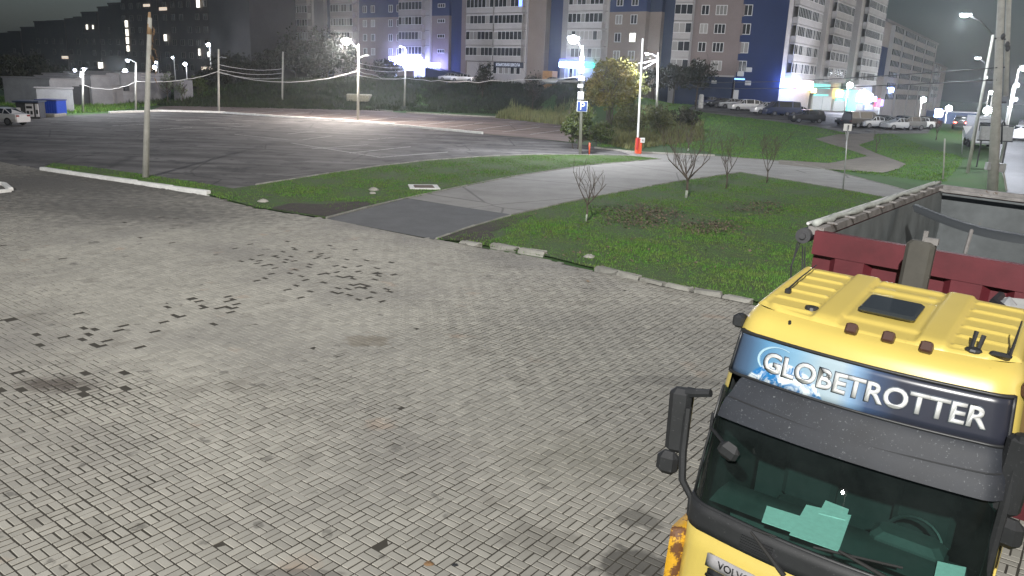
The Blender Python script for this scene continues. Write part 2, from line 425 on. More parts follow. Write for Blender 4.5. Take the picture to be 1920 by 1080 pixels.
cen, along, bx, by = cen[sel], along[sel], bx[sel], by[sel]
n = len(cen)
# joints: narrow and sand filled where the traffic runs, open elsewhere
nzv = np.sin(cen[:, 0] * .55 + 1.3) * np.sin(cen[:, 1] * .43 + .4) + .5 * np.sin(cen[:, 0] * 1.3 + cen[:, 1] * .9)
worn = np.clip(1.25 - ((bx - 380) / 520) ** 2 - ((by - 520) / 190) ** 2, 0, 1)
gap = np.clip(.0205 + .004 * nzv - .0115 * worn, .008, .027)
dirt = np.exp(-((bx - 150) / 130) ** 2 - ((by - 735) / 42) ** 2); gap = gap + .014 * dirt
gap *= rng.uniform(.7, 1.3, n)
la = np.where(along == 0, BL, BL / 2) - gap; lb = np.where(along == 0, BL / 2, BL) - gap
rot = rng.normal(0, .008, n); zt = rng.normal(0, .0022, n) + .012; tx = rng.normal(0, .010, n); ty = rng.normal(0, .010, n)
jit = rng.normal(0, .0015, (n, 2))
cr_, sr_ = np.cos(TH + rot), np.sin(TH + rot)
ux = np.c_[cr_, sr_]; wy = np.c_[-sr_, cr_]
cen = cen + jit
def brick_corners(a, b, inset, z):
    P = []
    for sa, sb in ((-1, -1), (1, -1), (1, 1), (-1, 1)):
        p = cen + (sa * (a / 2 - inset))[:, None] * ux + (sb * (b / 2 - inset))[:, None] * wy
        zz = z + tx * sa * a / 2 + ty * sb * b / 2
        P.append(np.c_[p, zz])
    return np.stack(P, 1)
top = brick_corners(la, lb, .003, zt); mid = brick_corners(la, lb, 0., zt - .004); bot = brick_corners(la, lb, 0., np.full(n, -.006))
V8 = np.concatenate([top, mid, bot], 1)                        # n,12,3
fq = np.array([[0, 1, 2, 3]] + [[4 + k, 4 + (k + 1) % 4, (k + 1) % 4, k] for k in range(4)] + [[8 + k, 8 + (k + 1) % 4, 4 + (k + 1) % 4, 4 + k] for k in range(4)])
size = 1.0 / ((cen[:, 0]) ** 2 + cen[:, 1] ** 2 + HCAM ** 2)
inframe = (bx > 10) & (bx < 1240) & (by < 1076)
order = np.argsort(-(size * inframe)); single = np.zeros(n, bool); single[order[:300]] = True
# the far bricks need no bevel
far = (~single) & (cen[:, 1] > 16)
near = (~single) & ~far
nn = near.sum(); Vn = V8[near].reshape(-1, 3); Fn = (fq[None] + 12 * np.arange(nn)[:, None, None]).reshape(-1, 4)
f5 = np.array([[0, 1, 2, 3]] + [[4 + k, 4 + (k + 1) % 4, (k + 1) % 4, k] for k in range(4)])
nf = far.sum(); Vf = np.concatenate([top[far], bot[far]], 1).reshape(-1, 3); Ff = (f5[None] + 8 * np.arange(nf)[:, None, None]).reshape(-1, 4) + len(Vn)
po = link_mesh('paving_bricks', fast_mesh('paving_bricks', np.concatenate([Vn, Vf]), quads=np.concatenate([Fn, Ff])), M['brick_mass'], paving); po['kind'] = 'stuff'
# the 300 that show largest, one by one
bm_ = {}
for k in (0, 1):
    a, b = (BL, BL / 2) if k == 0 else (BL / 2, BL); a -= .0205; b -= .0205
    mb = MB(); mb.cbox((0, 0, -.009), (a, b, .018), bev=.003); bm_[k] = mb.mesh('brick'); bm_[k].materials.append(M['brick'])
for i in order[:300]:
    o = bpy.data.objects.new('brick', bm_[int(along[i])]); COL.objects.link(o); o.parent = paving
    o.location = (cen[i, 0], cen[i, 1], zt[i]); o.rotation_euler = (ty[i], -tx[i], TH + rot[i])

# asphalt: two parking levels, path, patched strip, road -----------------------
LOT = [(-200, 255), (-200, 268), (0, 304), (78, 318), (100, 304.5), (200, 316.5), (330, 335.5), (437, 353), (480, 347), (600, 328), (700, 313), (800, 301), (900, 294), (1000, 290), (1100, 290), (1185, 292), (1250, 297), (1200, 286), (1120, 276), (1080, 269), (1000, 260), (900, 251), (780, 239.5), (670, 228.5), (520, 219.5), (410, 211.5), (280, 208.5), (205, 212), (120, 217), (0, 226)]
parking, lot_w = flat_sheet('parking_lot', LOT, -0.008, M['asphalt'])
UPPER = [(278, 208), (300, 200), (400, 194.5), (520, 195), (640, 202), (760, 212), (850, 217), (960, 222), (1030, 230), (1070, 237), (1088, 250), (1078, 267), (1000, 259.5), (900, 250.5), (780, 239), (670, 228), (520, 219), (410, 211)]
upper_lot, up_w = flat_sheet('upper_parking', UPPER, -0.002, M['asphalt_red'])
PATH = [(760, 371), (960, 330), (1100, 309), (1240, 298), (1185, 291.5), (1160, 283), (1250, 289), (1340, 293), (1440, 300), (1480, 304), (1560, 320.5), (1640, 341), (1700, 357), (1790, 380), (1770, 400), (1690, 374), (1640, 365), (1560, 350), (1480, 337), (1390, 322), (1260, 341), (1100, 371), (960, 403)]
path, path_w = flat_sheet('path', PATH, 0.002, M['asphalt_path'])
DPATCH = [(612, 410.5), (700, 388), (760, 371.8), (960, 402.5), (880, 426), (815, 449)]
strip, _ = flat_sheet('patched_path', DPATCH, 0.006, M['asphalt_dark'])
BRANCH = [(1528, 260.5), (1570, 252), (1640, 250), (1638, 263), (1610, 272), (1700, 308), (1682, 318), (1655, 324), (1554, 318), (1460, 308), (1460, 300), (1554, 306), (1627, 293), (1590, 280)]
BRANCHW = [(G(*p).x, G(*p).y) for p in BRANCH]
branch = terrain_sheet('footpath', BRANCHW, 0.01, mat('trodden_footpath', (.20, .178, .15), .9, var=.2, scale=.6))
CARPARK = [(1290, 205), (1335, 213), (1440, 226), (1530, 238), (1600, 252), (1740, 250), (1752, 233), (1640, 214), (1500, 196), (1320, 192)]
CARPARKW = [(G(*p).x, G(*p).y) for p in CARPARK]
carpark = terrain_sheet('car_park', CARPARKW, 0.0, M['asphalt'])
ROADP = [(at(1845, 246).x, at(1845, 246).y), (at(1872, 300).x, at(1872, 300).y), (at(1888, 360).x, at(1888, 360).y), (at(1960, 480).x, at(1960, 480).y), (60, 20), (120, 40), (190, 170), (170, 210)]
road = terrain_sheet('road', ROADP, 0.01, M['road'], step=8)

# painted bay lines
def bay(parent, a, b, wd=.12, z=.004):
    p, q_ = at(*a), at(*b); d = (q_ - p); d.z = 0; d.normalize(); nn_ = Vector((-d.y, d.x, 0)) * wd / 2
    me = bpy.data.meshes.new('bay_line'); me.from_pydata([(*(p - nn_).xy, z), (*(q_ - nn_).xy, z), (*(q_ + nn_).xy, z), (*(p + nn_).xy, z)], [], [(0, 1, 2, 3)]); me.update()
    return link_mesh('bay_line', me, M['paint'], parent)
for a, b in (((545, 268), (713, 295)), ((713, 295), (840, 285)), ((655, 287), (770, 275)), ((585, 279), (690, 271)), ((560, 263), (622, 255)), ((622, 244), (640, 244)), ((690, 262), (740, 258)),
             ((200, 222), (250, 221)), ((205, 229), (262, 227)), ((380, 231), (448, 231.5)), ((330, 226), (375, 224)), ((400, 240), (470, 236)), ((210, 236), (280, 233)), ((95, 229.5), (112, 229)), ((300, 243), (360, 239)), ((440, 252), (540, 262)), ((540, 251), (590, 246))):
    bay(parking, a, b, .13)
for k in range(11):
    t = k / 10; x0 = 470 + t * 520; y0 = 214 + 39 * t ** 1.15
    bay(upper_lot, (x0 + 4, y0 - 1.0), (x0 + 62 + 14 * t, y0 - 6.4 - 4.5 * t), .16, .006)
for k in range(4):
    bay(upper_lot, (955 + 42 * k, 229.5 + 4 * k), (990 + 42 * k, 227.5 + 4 * k), .16, .006)

# lawns ----------------------------------------------------------------------
M['lawn'] = mat('lawn_soil', (.055, .12, .03), .95, col2=(.075, .09, .04), scale=.9, bump=.9, bscale=14)
M['soil'] = mat('bare_dark_soil', (.05, .04, .034), .95, var=.3, scale=3, bump=.8, bscale=10)
VERGE = [(100, 305.5), (200, 317.5), (330, 336.5), (437, 354), (480, 348), (600, 329), (700, 314), (800, 302), (900, 295), (1000, 291), (1100, 290.5), (1185, 293), (1240, 298.5), (1180, 303), (1100, 310.5), (1030, 319.5), (960, 331.5), (860, 351.5), (760, 372.5), (690, 388), (610, 409), (560, 402), (480, 389), (392, 366), (300, 348), (200, 332), (80, 316)]
verge, verge_w = flat_sheet('lawn_verge', VERGE, .02, M['lawn'])
LAWN = [(818, 449.5), (880, 427), (962, 404.5), (1100, 373), (1260, 343), (1390, 324), (1480, 339), (1560, 352), (1640, 367), (1700, 379), (1780, 402), (1900, 470), (1900, 600), (1560, 600), (1400, 562), (1250, 532), (1120, 505), (1030, 482), (865, 453)]
lawn, lawn_w = flat_sheet('lawn', LAWN, .02, M['lawn'])
soil_a, _ = flat_sheet('bare_soil', [(505, 392), (545, 382), (600, 384), (680, 378), (735, 377), (690, 386), (612, 407), (560, 400)], .03, M['soil'])
soil_b, _ = flat_sheet('bare_soil', [(822, 448), (880, 429), (958, 407), (1000, 404), (960, 424), (920, 436), (935, 455), (1010, 476), (900, 456)], .03, M['soil'])

M['grass'] = mat('grass_blades', (.085, .25, .035), .75, col2=(.155, .205, .055), scale=1.1, rnd=.55, island=True, spec=.2)
M['weed'] = mat('weed_leaves', (.035, .058, .028), .75, col2=(.05, .055, .03), scale=.4, rnd=.4, island=True, spec=.2)  # leaf colour darkened to carry the shade of the unlit bank
def blades(name, poly, count, h0, h1, wd, mt, lean=.5, hollow=None, excl=(), nper=3):
    P = np.array(poly); lo, hi = P.min(0), P.max(0)
    pts = np.zeros((0, 2))
    while len(pts) < count:
        c = rng.uniform(lo, hi, (count * 3, 2))
        # more blades where the camera is near
        c = c[inside(poly, c[:, 0], c[:, 1])]
        pr = np.clip((28.0 / np.maximum(np.hypot(c[:, 0], c[:, 1]), 8)) ** 1.3, .02, 1)
        c = c[rng.random(len(c)) < pr]
        for ex_ in excl: c = c[~inside(ex_, c[:, 0], c[:, 1])]
        if hollow is not None:
            bxx, byy = project(np.c_[c, np.zeros(len(c))]); kp = np.ones(len(c), bool)
            for cx, cy, rx, ry, pq in hollow:
                kp &= ~((((bxx - cx) / rx) ** 2 + ((byy - cy) / ry) ** 2 < 1) & (rng.random(len(c)) < pq))
            c = c[kp]
        pts = np.concatenate([pts, c])
    pts = np.repeat(pts[:count], nper, 0); N = len(pts)
    pts = pts + rng.normal(0, wd * 1.6, pts.shape)
    z0 = terrv(pts[:, 0], pts[:, 1]) + .0
    h = rng.uniform(h0, h1, N) * (.75 + .35 * np.sin(pts[:, 0] * 1.1) * np.sin(pts[:, 1] * .9)); an = rng.uniform(0, 2 * np.pi, N); dr = np.c_[np.cos(an), np.sin(an)]
    ln = rng.uniform(0, lean, N)[:, None] * h[:, None] * np.c_[np.cos(an + 1.3), np.sin(an + 1.3)]
    a = np.c_[pts - dr * wd / 2, z0]; b = np.c_[pts + dr * wd / 2, z0]; c = np.c_[pts + ln, z0 + h]
    V = np.stack([a, b, c], 1).reshape(-1, 3); F = np.arange(3 * N).reshape(-1, 3)
    o = link_mesh(name, fast_mesh(name, V, tris=F), mt); o['kind'] = 'stuff'; return o
blades('lawn_grass', lawn_w, 60000, .05, .12, .022, M['grass'], lean=.8, hollow=[(1205, 405, 80, 22, .5), (1330, 425, 60, 14, .45), (1420, 390, 50, 12, .4), (880, 440, 70, 14, .8), (1040, 490, 80, 12, .6)])
blades('verge_grass', verge_w, 26000, .05, .11, .026, M['grass'], lean=.8, hollow=[(620, 392, 110, 14, .93), (480, 372, 60, 12, .5)])
BANKW = [(-62, 114), (-49, 113), (-17, 126), (3, 131), (9, 112), (12, 112), (12, 160), (-50, 160)]
M['bank_soil'] = mat('shaded_weedy_soil', (.022, .034, .018), .95, col2=(.032, .03, .022), scale=.3, bump=.8, bscale=4)  # the bank lies unlit: that shade is put into the soil colour
bank = terrain_sheet('bank', [(-64, 114.5), (-49, 114), (-17, 127.5), (3, 131.5), (6, 124), (12, 112), (14, 160), (14, 215), (-70, 215), (-66, 160)], -.03, M['bank_soil'])
blades('bank_weeds', BANKW, 16000, .25, .9, .10, M['weed'], lean=.5)
RIGHTL = [(7, 70), (14, 75), (20, 60), (28, 52), (42, 75), (52, 150), (35, 150), (12, 130)]
blades('far_lawn_grass', RIGHTL, 26000, .06, .16, .045, M['grass'], lean=.8, excl=(BRANCHW, path_w, CARPARKW))
LEFTL = [(G(130, 213).x, G(130, 213).y), (G(200, 210).x, G(200, 210).y), (G(300, 196).x, G(300, 196).y), (-46, 130), (-70, 130), (-80, 110)]
blades('bank_weeds', LEFTL, 5000, .15, .5, .09, M['grass'], lean=.6)

# fallen leaves
M['leaf_dead'] = mat('dead_leaves', (.20, .15, .105), .9, col2=(.10, .085, .065), scale=2, rnd=.5, island=True)
def litter(name, ells, count, s0, s1, mt):
    pts = []
    for cx, cy, rx, ry, w_ in ells:
        k = int(count * w_); a = rng.uniform(0, 2 * np.pi, k); r = np.sqrt(rng.random(k)) * (1 + .25 * rng.normal(size=k))
        for xx, yy in zip(cx + rx * r * np.cos(a), cy + ry * r * np.sin(a)): p = at(xx, yy); pts.append((p.x, p.y))
    c = np.array(pts); N = len(c); s = rng.uniform(s0, s1, N); an = rng.uniform(0, 6.28, N)
    e1 = np.c_[np.cos(an), np.sin(an), rng.normal(0, .35, N)] * s[:, None]; e2 = np.c_[-np.sin(an), np.cos(an), rng.normal(0, .35, N)] * (s * .7)[:, None]
    z = .035 + rng.uniform(0, .03, N); b_ = np.c_[c, z]
    V = np.stack([b_ - e1, b_ - e2 * .8, b_ + e1, b_ + e2], 1).reshape(-1, 3)
    o = link_mesh(name, fast_mesh(name, V, quads=np.arange(4 * N).reshape(-1, 4)), mt); o['kind'] = 'stuff'
litter('fallen_leaves', [(1205, 405, 75, 20, .5), (1330, 428, 55, 13, .25), (1420, 390, 60, 12, .15), (1250, 450, 300, 60, .1)], 3400, .03, .07, M['leaf_dead'])

# kerbs ----------------------------------------------------------------------
def polyline(pts, step):
    out = []; 
    for a, b in zip(pts[:-1], pts[1:]):
        L_ = (b - a).length; k = max(1, int(L_ / step))
        for i in range(k): out.append(a.lerp(b, i / k))
    out.append(pts[-1]); return out
def resample(pts, step):
    d = [0]
    for a, b in zip(pts[:-1], pts[1:]): d.append(d[-1] + (b - a).length)
    k = max(1, round(d[-1] / step)); out = []
    for i in range(k + 1):
        s = d[-1] * i / k; j = 0
        while j < len(d) - 2 and d[j + 1] < s: j += 1
        out.append(pts[j].lerp(pts[j + 1], (s - d[j]) / max(1e-9, d[j + 1] - d[j])))
    return out
def stone_mesh(L_, w, h, seed, rough=.0):
    r = random.Random(seed); mb = MB(); mb.cbox((0, 0, h / 2 - .06), (L_, w, h + .12), bev=.02)
    mb.v = [(x + r.uniform(-rough, rough), y + r.uniform(-rough, rough), z + r.uniform(-rough, rough) * .7) for x, y, z in mb.v]
    return mb.mesh('kerb_stone')
def kerb(name, px, w, h, step, mt, rough=.0, gapp=.03, drop=0.0, lift=.0, skip=()):
    pts = resample([Vector((at(*p).x, at(*p).y, 0)) for p in px], step)
    root = empty(name, pts[0]); root['kind'] = 'structure'
    L0 = (pts[1] - pts[0]).length
    ms = [stone_mesh(L0 - gapp, w, h, s, rough) for s in range(5)]
    for me in ms: me.materials.append(mt)
    for i, (a, b) in enumerate(zip(pts[:-1], pts[1:])):
        if i in skip or random.random() < drop: continue
        o = bpy.data.objects.new('kerb_stone', ms[i % 5]); COL.objects.link(o); o.parent = root
        c = (a + b) / 2 - pts[0]; d = b - a
        o.location = (c.x + random.uniform(-1, 1) * rough, c.y + random.uniform(-1, 1) * rough, lift + random.uniform(-1, 1) * rough * .6)
        o.rotation_euler = (random.uniform(-1, 1) * rough * 1.2, random.uniform(-1, 1) * rough * .8, math.atan2(d.y, d.x) + random.uniform(-1, 1) * rough * 1.2)
    return root
kerb('white_kerb', [(78, 319), (180, 334), (290, 350), (392, 365)], .26, .17, 2.3, M['white_kerb'], .012)
kerb('parking_kerb', [(205, 212), (300, 209), (410, 211.5), (520, 219.5), (670, 228.5), (780, 239.5), (905, 251)], .3, .20, 2.6, M['white_kerb'], .015)
kerb('parking_kerb', [(400, 194), (520, 194.5), (640, 201.5), (760, 211.5), (850, 216.5), (960, 221.5), (1030, 229.5), (1070, 236.5)], .3, .18, 3.0, M['concrete'], .02, drop=.12)
kerb('path_kerb', [(612, 409), (690, 388), (760, 372), (860, 351), (960, 331), (1100, 310), (1238, 298.4)], .1, .045, 1.0, M['kerb'], .006, gapp=.015)
kerb('path_kerb', [(818, 449), (880, 427), (960, 404), (1100, 372), (1260, 342), (1390, 323)], .1, .06, 1.0, M['kerb'], .008, gapp=.015)
kerb('path_kerb', [(1390, 323), (1480, 338), (1560, 351), (1640, 366), (1700, 378)], .1, .03, 1.0, M['kerb'], .006, gapp=.015)
kerb('path_kerb', [(1340, 293), (1440, 300), (1480, 304), (1560, 320.5), (1640, 341), (1700, 357)], .1, .04, 1.0, M['kerb'], .006, gapp=.015)
kerb('path_kerb', [(480, 347), (600, 328), (700, 313), (800, 301), (900, 294), (1000, 290), (1185, 292), (1240, 298)], .12, .06, 1.0, M['kerb'], .008, gapp=.015)
kerb('path_kerb', [(1115, 278), (1150, 282), (1190, 286.5), (1250, 289), (1340, 293)], .16, .13, 1.0, M['concrete'], .01, gapp=.015)
kerb('broken_kerb', [(866, 455), (905, 462)], .26, .10, .8, M['kerb'], .05, gapp=.12, lift=-.02)
kerb('broken_kerb', [(918, 461), (1030, 480)], .28, .12, 1.0, M['kerb'], .055, gapp=.2, lift=-.03)
kerb('broken_kerb', [(1115, 505), (1210, 527), (1300, 547), (1410, 567)], .24, .13, .85, M['kerb'], .045, gapp=.08, lift=-.03)
kerb('island_kerb', [(-160, 372), (-60, 368), (21, 360)], .2, .14, 2.0, M['white_kerb'], .01)
kerb('island_kerb', [(21, 358), (4, 345), (-160, 330)], .2, .14, 2.0, M['white_kerb'], .01)
# ================================================================== BUILDINGS
M['panel'] = mat('beige_wall_panel', (.38, .345, .34), .85, var=.10, scale=.3, rnd=.05)
M['panel_w'] = mat('white_wall_panel', (.48, .46, .46), .8, var=.10, scale=.4, rnd=.05)
M['mauve'] = mat('mauve_brick_wall', (.26, .215, .21), .85, var=.12, scale=.25)
M['tan'] = mat('tan_wall', (.27, .22, .19), .85, var=.12, scale=.25)
M['blue'] = mat('blue_wall', (.020, .038, .125), .8, var=.10, scale=.25)
M['dkblue'] = mat('dark_blue_wall', (.025, .04, .09), .8, var=.10, scale=.25)
M['greywall'] = mat('grey_wall', (.27, .26, .27), .85, var=.15, scale=.3)
M['darkgrey'] = mat('dark_grey_wall', (.06, .057, .056), .9, var=.2, scale=.2)
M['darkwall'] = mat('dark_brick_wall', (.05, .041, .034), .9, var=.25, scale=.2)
M['frame'] = mat('white_window_frame', (.72, .72, .72), .5)
M['dimframe'] = mat('brown_window_frame', (.13, .11, .09), .7)
M['pane'] = mat('dark_window_pane', (.02, .022, .028), .12, spec=.6, rnd=.5)
M['curtain'] = mat('curtained_pane', (.30, .29, .28), .5, rnd=.4)
M['lit'] = emit('lit_window', (1, .93, .80), 3.0)
M['litblue'] = emit('blue_lit_window', (.15, .25, 1), 4.0)
M['seam'] = mat('panel_seam', (.09, .085, .085), .9)

class Facade:
    """local frame: s along the wall, d out towards the viewer, z up"""
    def __init__(self, A, B):
        self.A = Vector((A[0], A[1], 0)); e = Vector((B[0] - A[0], B[1] - A[1], 0)); self.L = e.length; self.e = e.normalized()
        self.n = Vector((self.e.y, -self.e.x, 0))
        self.Mx = Matrix(((self.e.x, self.n.x, 0, A[0]), (self.e.y, self.n.y, 0, A[1]), (0, 0, 1, 0), (0, 0, 0, 1)))
    def s(self, px, py=80):
        d = ray(px, py); # 2-D intersection with the wall line
        den = d.x * self.e.y - d.y * self.e.x
        t = (self.A.x * self.e.y - self.A.y * self.e.x) / den
        p = Vector((d.x * t, d.y * t, 0)) - self.A; return p.dot(self.e)
    def z(self, px, py):
        d = ray(px, py); den = d.x * self.e.y - d.y * self.e.x
        t = (self.A.x * self.e.y - self.A.y * self.e.x) / den
        return HCAM + d.z * t
    def root(self, name, label, cat, group=None):
        o = empty(name, (0, 0, 0), 0, label, cat, group); o.matrix_world = self.Mx; return o
wcache = {}
def window_proto(w, h, mull, kind, fmat='frame'):
    k = (round(w, 2), round(h, 2), mull, kind, fmat)
    if k in wcache: return wcache[k]
    fr = MB(); t = .09
    fr.box(-w / 2, w / 2, 0, .12, 0, t); fr.box(-w / 2, w / 2, 0, .12, h - t, h)
    fr.box(-w / 2, -w / 2 + t, 0, .12, t, h - t); fr.box(w / 2 - t, w / 2, 0, .12, t, h - t)
    for i in range(mull):
        x = -w / 2 + w * (i + 1) / (mull + 1); fr.box(x - t / 2, x + t / 2, 0, .10, t, h - t)
    me = fr.mesh('window'); me.materials.append(M[fmat])
    pn = MB(); n_ = mull + 1
    for i in range(n_):
        x0 = -w / 2 + w * i / n_ + (t if i == 0 else t / 2); x1 = -w / 2 + w * (i + 1) / n_ - (t if i == n_ - 1 else t / 2)
        pn.box(x0, x1, .01, .05, t, h - t)
    pm = pn.mesh('pane'); pm.materials.append(M[kind])
    wcache[k] = (me, pm); return wcache[k]
def window(root, s, d, z, w, h, mull=1, kind='pane', name='window', fmat='frame'):
    me, pm = window_proto(w, h, mull, kind, fmat)
    o = bpy.data.objects.new(name, me); COL.objects.link(o); o.parent = root; o.location = (s, d, z)
    p = bpy.data.objects.new('pane', pm); COL.objects.link(p); p.parent = o
    if kind in ('lit', 'litblue'): o['label'] = 'lit window'
    return o
def wallpart(root, name, mt, s0, s1, d0, d1, z0, z1):
    mb = MB(); mb.box(min(s0, s1), max(s0, s1), d0, d1, z0, z1); return mb.build(name, mt, root)
def balcony(root, s0, s1, d, zf, pitch, kinds=('pane',), panel='panel_w', h0=1.0, h1=2.55, name='balcony'):
    """one storey of glazed balcony: parapet, glazing frame, panes"""
    mb = MB(); w = s1 - s0
    mb.box(s0, s1, 0.02, d, zf + .05, zf + h0)
    o = mb.build(name, M[panel], root)
    mb = MB(); mb.box(s0, s1, 0.02, d - .06, zf + h1, zf + pitch - .03); mb.build('lintel', M[panel], o)
    n_ = max(3, int(w / .85)); fr = MB(); pn = MB(); t = .08
    fr.box(s0, s1, d - .14, d - .02, zf + h0, zf + h0 + t); fr.box(s0, s1, d - .14, d - .02, zf + h1 - t, zf + h1)
    for i in range(n_ + 1):
        x = s0 + w * i / n_; a = max(s0, x - t / 2); b = min(s1, x + t / 2)
        fr.box(a, b, d - .13, d - .03, zf + h0 + t, zf + h1 - t)
    for i in range(n_):
        pn.cur = 1 if random.random() < .28 else 0
        pn.box(s0 + w * i / n_ + t / 2, s0 + w * (i + 1) / n_ - t / 2, d - .11, d - .07, zf + h0 + t, zf + h1 - t)
    fr.build('glazing_frame', M['frame'], o)['kind'] = 'stuff'
    pn.build('pane', [M['pane'], M['curtain']], o)['kind'] = 'stuff'
    return o

# ---- long apartment block behind the bank -----------------------------------
F3 = Facade((-63.5, 200.0), (26.6, 131.0))
b3 = F3.root('apartment_block', 'long beige and blue apartment block behind the dark grassy bank', 'apartment block')
ZB, PT, NF = 8.6, 2.87, 7
fl = [ZB + PT * k for k in range(NF)]; ZT = ZB + PT * NF
def sx(px): return F3.s(px)
S0 = sx(491); S1 = sx(1262)
def seg(name, mt, a, b, d, z0=0.0, z1=None): return wallpart(b3, name, M[mt], sx(a), sx(b), -9.0, d, z0, z1 or ZT)
seg('end_wall', 'panel_w', 491, 497, 0.3); seg('wall', 'dkblue', 497, 517, 0.0)
seg('wall', 'panel', 517, 586, 0.0); seg('wall', 'greywall', 586, 604, -.6); seg('wall', 'dkblue', 604, 625, -1.6)
seg('wall', 'panel', 625, 672, 0.0)
seg('wall', 'mauve', 672, 752, -.3, 0, fl[3] - .2); seg('wall', 'blue', 672, 752, -.297, fl[3] - .2, ZT)
seg('wall', 'panel_w', 752, 806, 0.0); seg('wall', 'mauve', 806, 838, -.5, 0, fl[3] - .1); seg('wall', 'blue', 806, 838, -.497, fl[3] - .1, ZT)
seg('wall', 'blue', 838, 866, -1.2); seg('wall', 'mauve', 866, 876, .2)
seg('wall', 'panel_w', 876, 987, 0.0); seg('wall', 'tan', 987, 1019, -.4); seg('wall', 'blue', 1019, 1050, -1.8)
seg('wall', 'greywall', 1050, 1066, -.4); seg('wall', 'panel_w', 1066, 1138, 0.0)
seg('wall', 'tan', 1138, 1206, -.3, 0, fl[3] - .15); seg('wall', 'blue', 1138, 1206, -.297, fl[3] - .15, ZT)
seg('wall', 'tan', 1206, 1228, -1.5, 0, fl[3] - .15); seg('wall', 'dkblue', 1206, 1228, -1.497, fl[3] - .15, ZT); seg('wall', 'dkblue', 1228, 1262, -2.5)
wallpart(b3, 'roof', M['greywall'], S0 - .2, S1 + .2, -9.4, .5, ZT, ZT + .5)
mb = MB(); mb.tube([Vector((sx(548), .25, 2)), Vector((sx(548), .25, ZT))], .18, 6); mb.build('downpipe', M['dark_metal'], b3)
for k, z in enumerate(fl):
    for a, b in ((519, 546), (550, 584), (627, 668), (754, 797)):
        balcony(b3, sx(a), sx(b), 1.1, z, PT, panel='panel')
    for a, b in ((880, 930), (932, 984)): balcony(b3, sx(a), sx(b), 1.1, z, PT)
    balcony(b3, sx(1069), sx(1133), 1.1, z, PT)
    for px in (683, 698, 731, 746): window(b3, sx(px), -.29, z + .75, 1.15, 1.45, 1, random.choice(('pane', 'pane', 'curtain')) if not (k == 4 and px == 683) else 'lit')
    if k < 6: window(b3, sx(824), -.49, z + 1.4, 1.9, .75, 2, 'pane', 'stair_window')
    for px in (1156, 1184):
        kd = 'lit' if (px == 1184 and k == 1) else random.choice(('pane', 'pane', 'curtain'))
        window(b3, sx(px), -.29, z + .75, 1.25, 1.5, 1, kd)
mb = MB()
for z in fl: mb.box(sx(877), sx(986), -.05, .03, z - .06, z + .02); mb.box(sx(1067), sx(1137), -.05, .03, z - .06, z + .02); mb.box(sx(518), sx(585), -.05, .03, z - .06, z + .02); mb.box(sx(626), sx(671), -.05, .03, z - .06, z + .02); mb.box(sx(753), sx(805), -.05, .03, z - .06, z + .02)
mb.build('panel_seams', M['seam'], b3)
# the blue lit balcony pane
z = fl[3]; wallpart(b3, 'window', M['litblue'], sx(977), sx(983), 1.10, 1.13, z + 1.05, z + 2.4)['label'] = 'blue lit balcony window'

def sign_text(body, size, mt, parent, Mx, name='lettering', ext=.03, align='CENTER', shear=0.0):
    cu = bpy.data.curves.new('txt', 'FONT'); cu.body = body; cu.size = size; cu.extrude = ext; cu.align_x = align; cu.align_y = 'CENTER'; cu.shear = shear
    t = bpy.data.objects.new('txt', cu); COL.objects.link(t)
    dg = bpy.context.evaluated_depsgraph_get(); me = bpy.data.meshes.new_from_object(t.evaluated_get(dg))
    bpy.data.objects.remove(t); bpy.data.curves.remove(cu)
    me.transform(Mx); me.materials.clear()
    return link_mesh(name, me, mt, parent)
FRONT = Matrix(((1, 0, 0, 0), (0, 0, 1, 0), (0, 1, 0, 0), (0, 0, 0, 1)))
# ---- ground floor shops of the long block -----------------------------------
M['sign_dark'] = mat('dark_sign_board', (.02, .025, .05), .4)
M['sign_letters'] = emit('dim_sign_letters', (.75, .8, .95), .55)
M['sign_glow'] = emit('bright_violet_white_sign', (.34, .38, 1.0), 46.0)
M['sign_white'] = emit('bright_white_sign', (.28, .42, 1.0), 22.0)
M['globe'] = emit('globe_lamp_glass', (.9, .95, 1.0), 2.5)
M['sign_blue'] = emit('blue_sign', (.12, .16, .9), 3.0)
M['sign_green'] = emit('green_sign', (.10, .95, .75), 3.0)
M['sign_teal'] = emit('teal_light_panel', (.16, .62, .56), 1.0)
M['sign_yellow'] = emit('yellow_sign', (1, .75, .25), 5.0)
M['sign_red'] = emit('red_sign', (1, .06, .12), 4.0)
M['sign_pink'] = emit('pink_white_sign', (1, .75, .85), 6.0)
M['sign_violet'] = emit('violet_sign', (.35, .25, 1.0), 2.5)
M['shopglow'] = emit('lit_shop_window', (.66, .74, 1.0), 1.2)
M['shopwarm'] = emit('warm_lit_shop_entrance', (1.0, .80, .55), 1.6)
M['shoppale'] = emit('pale_lit_shop_window', (.62, .68, .68), .22)
def signboard(F, name, label, cat, a, b, mt, d0, d1, frame=None):
    """sign given by its corner pixels on the facade plane"""
    s0, s1 = F.s(a[0], a[1]), F.s(b[0], b[1]); z1, z0 = F.z((a[0] + b[0]) / 2, a[1]), F.z((a[0] + b[0]) / 2, b[1])
    r = F.root(name, label, cat); mb = MB(); mb.cbox(((s0 + s1) / 2, (d0 + d1) / 2, (z0 + z1) / 2), (abs(s1 - s0), d1 - d0, abs(z1 - z0)), bev=.05)
    mb.build('panel', mt, r); return r, (s0, s1, z0, z1)
r, (s0, s1, z0, z1) = signboard(F3, 'shop_sign', 'dark shop sign with pale lettering above a ground floor window of the beige block', 'shop sign', (927, 117), (982, 127), M['sign_dark'], .06, .3)
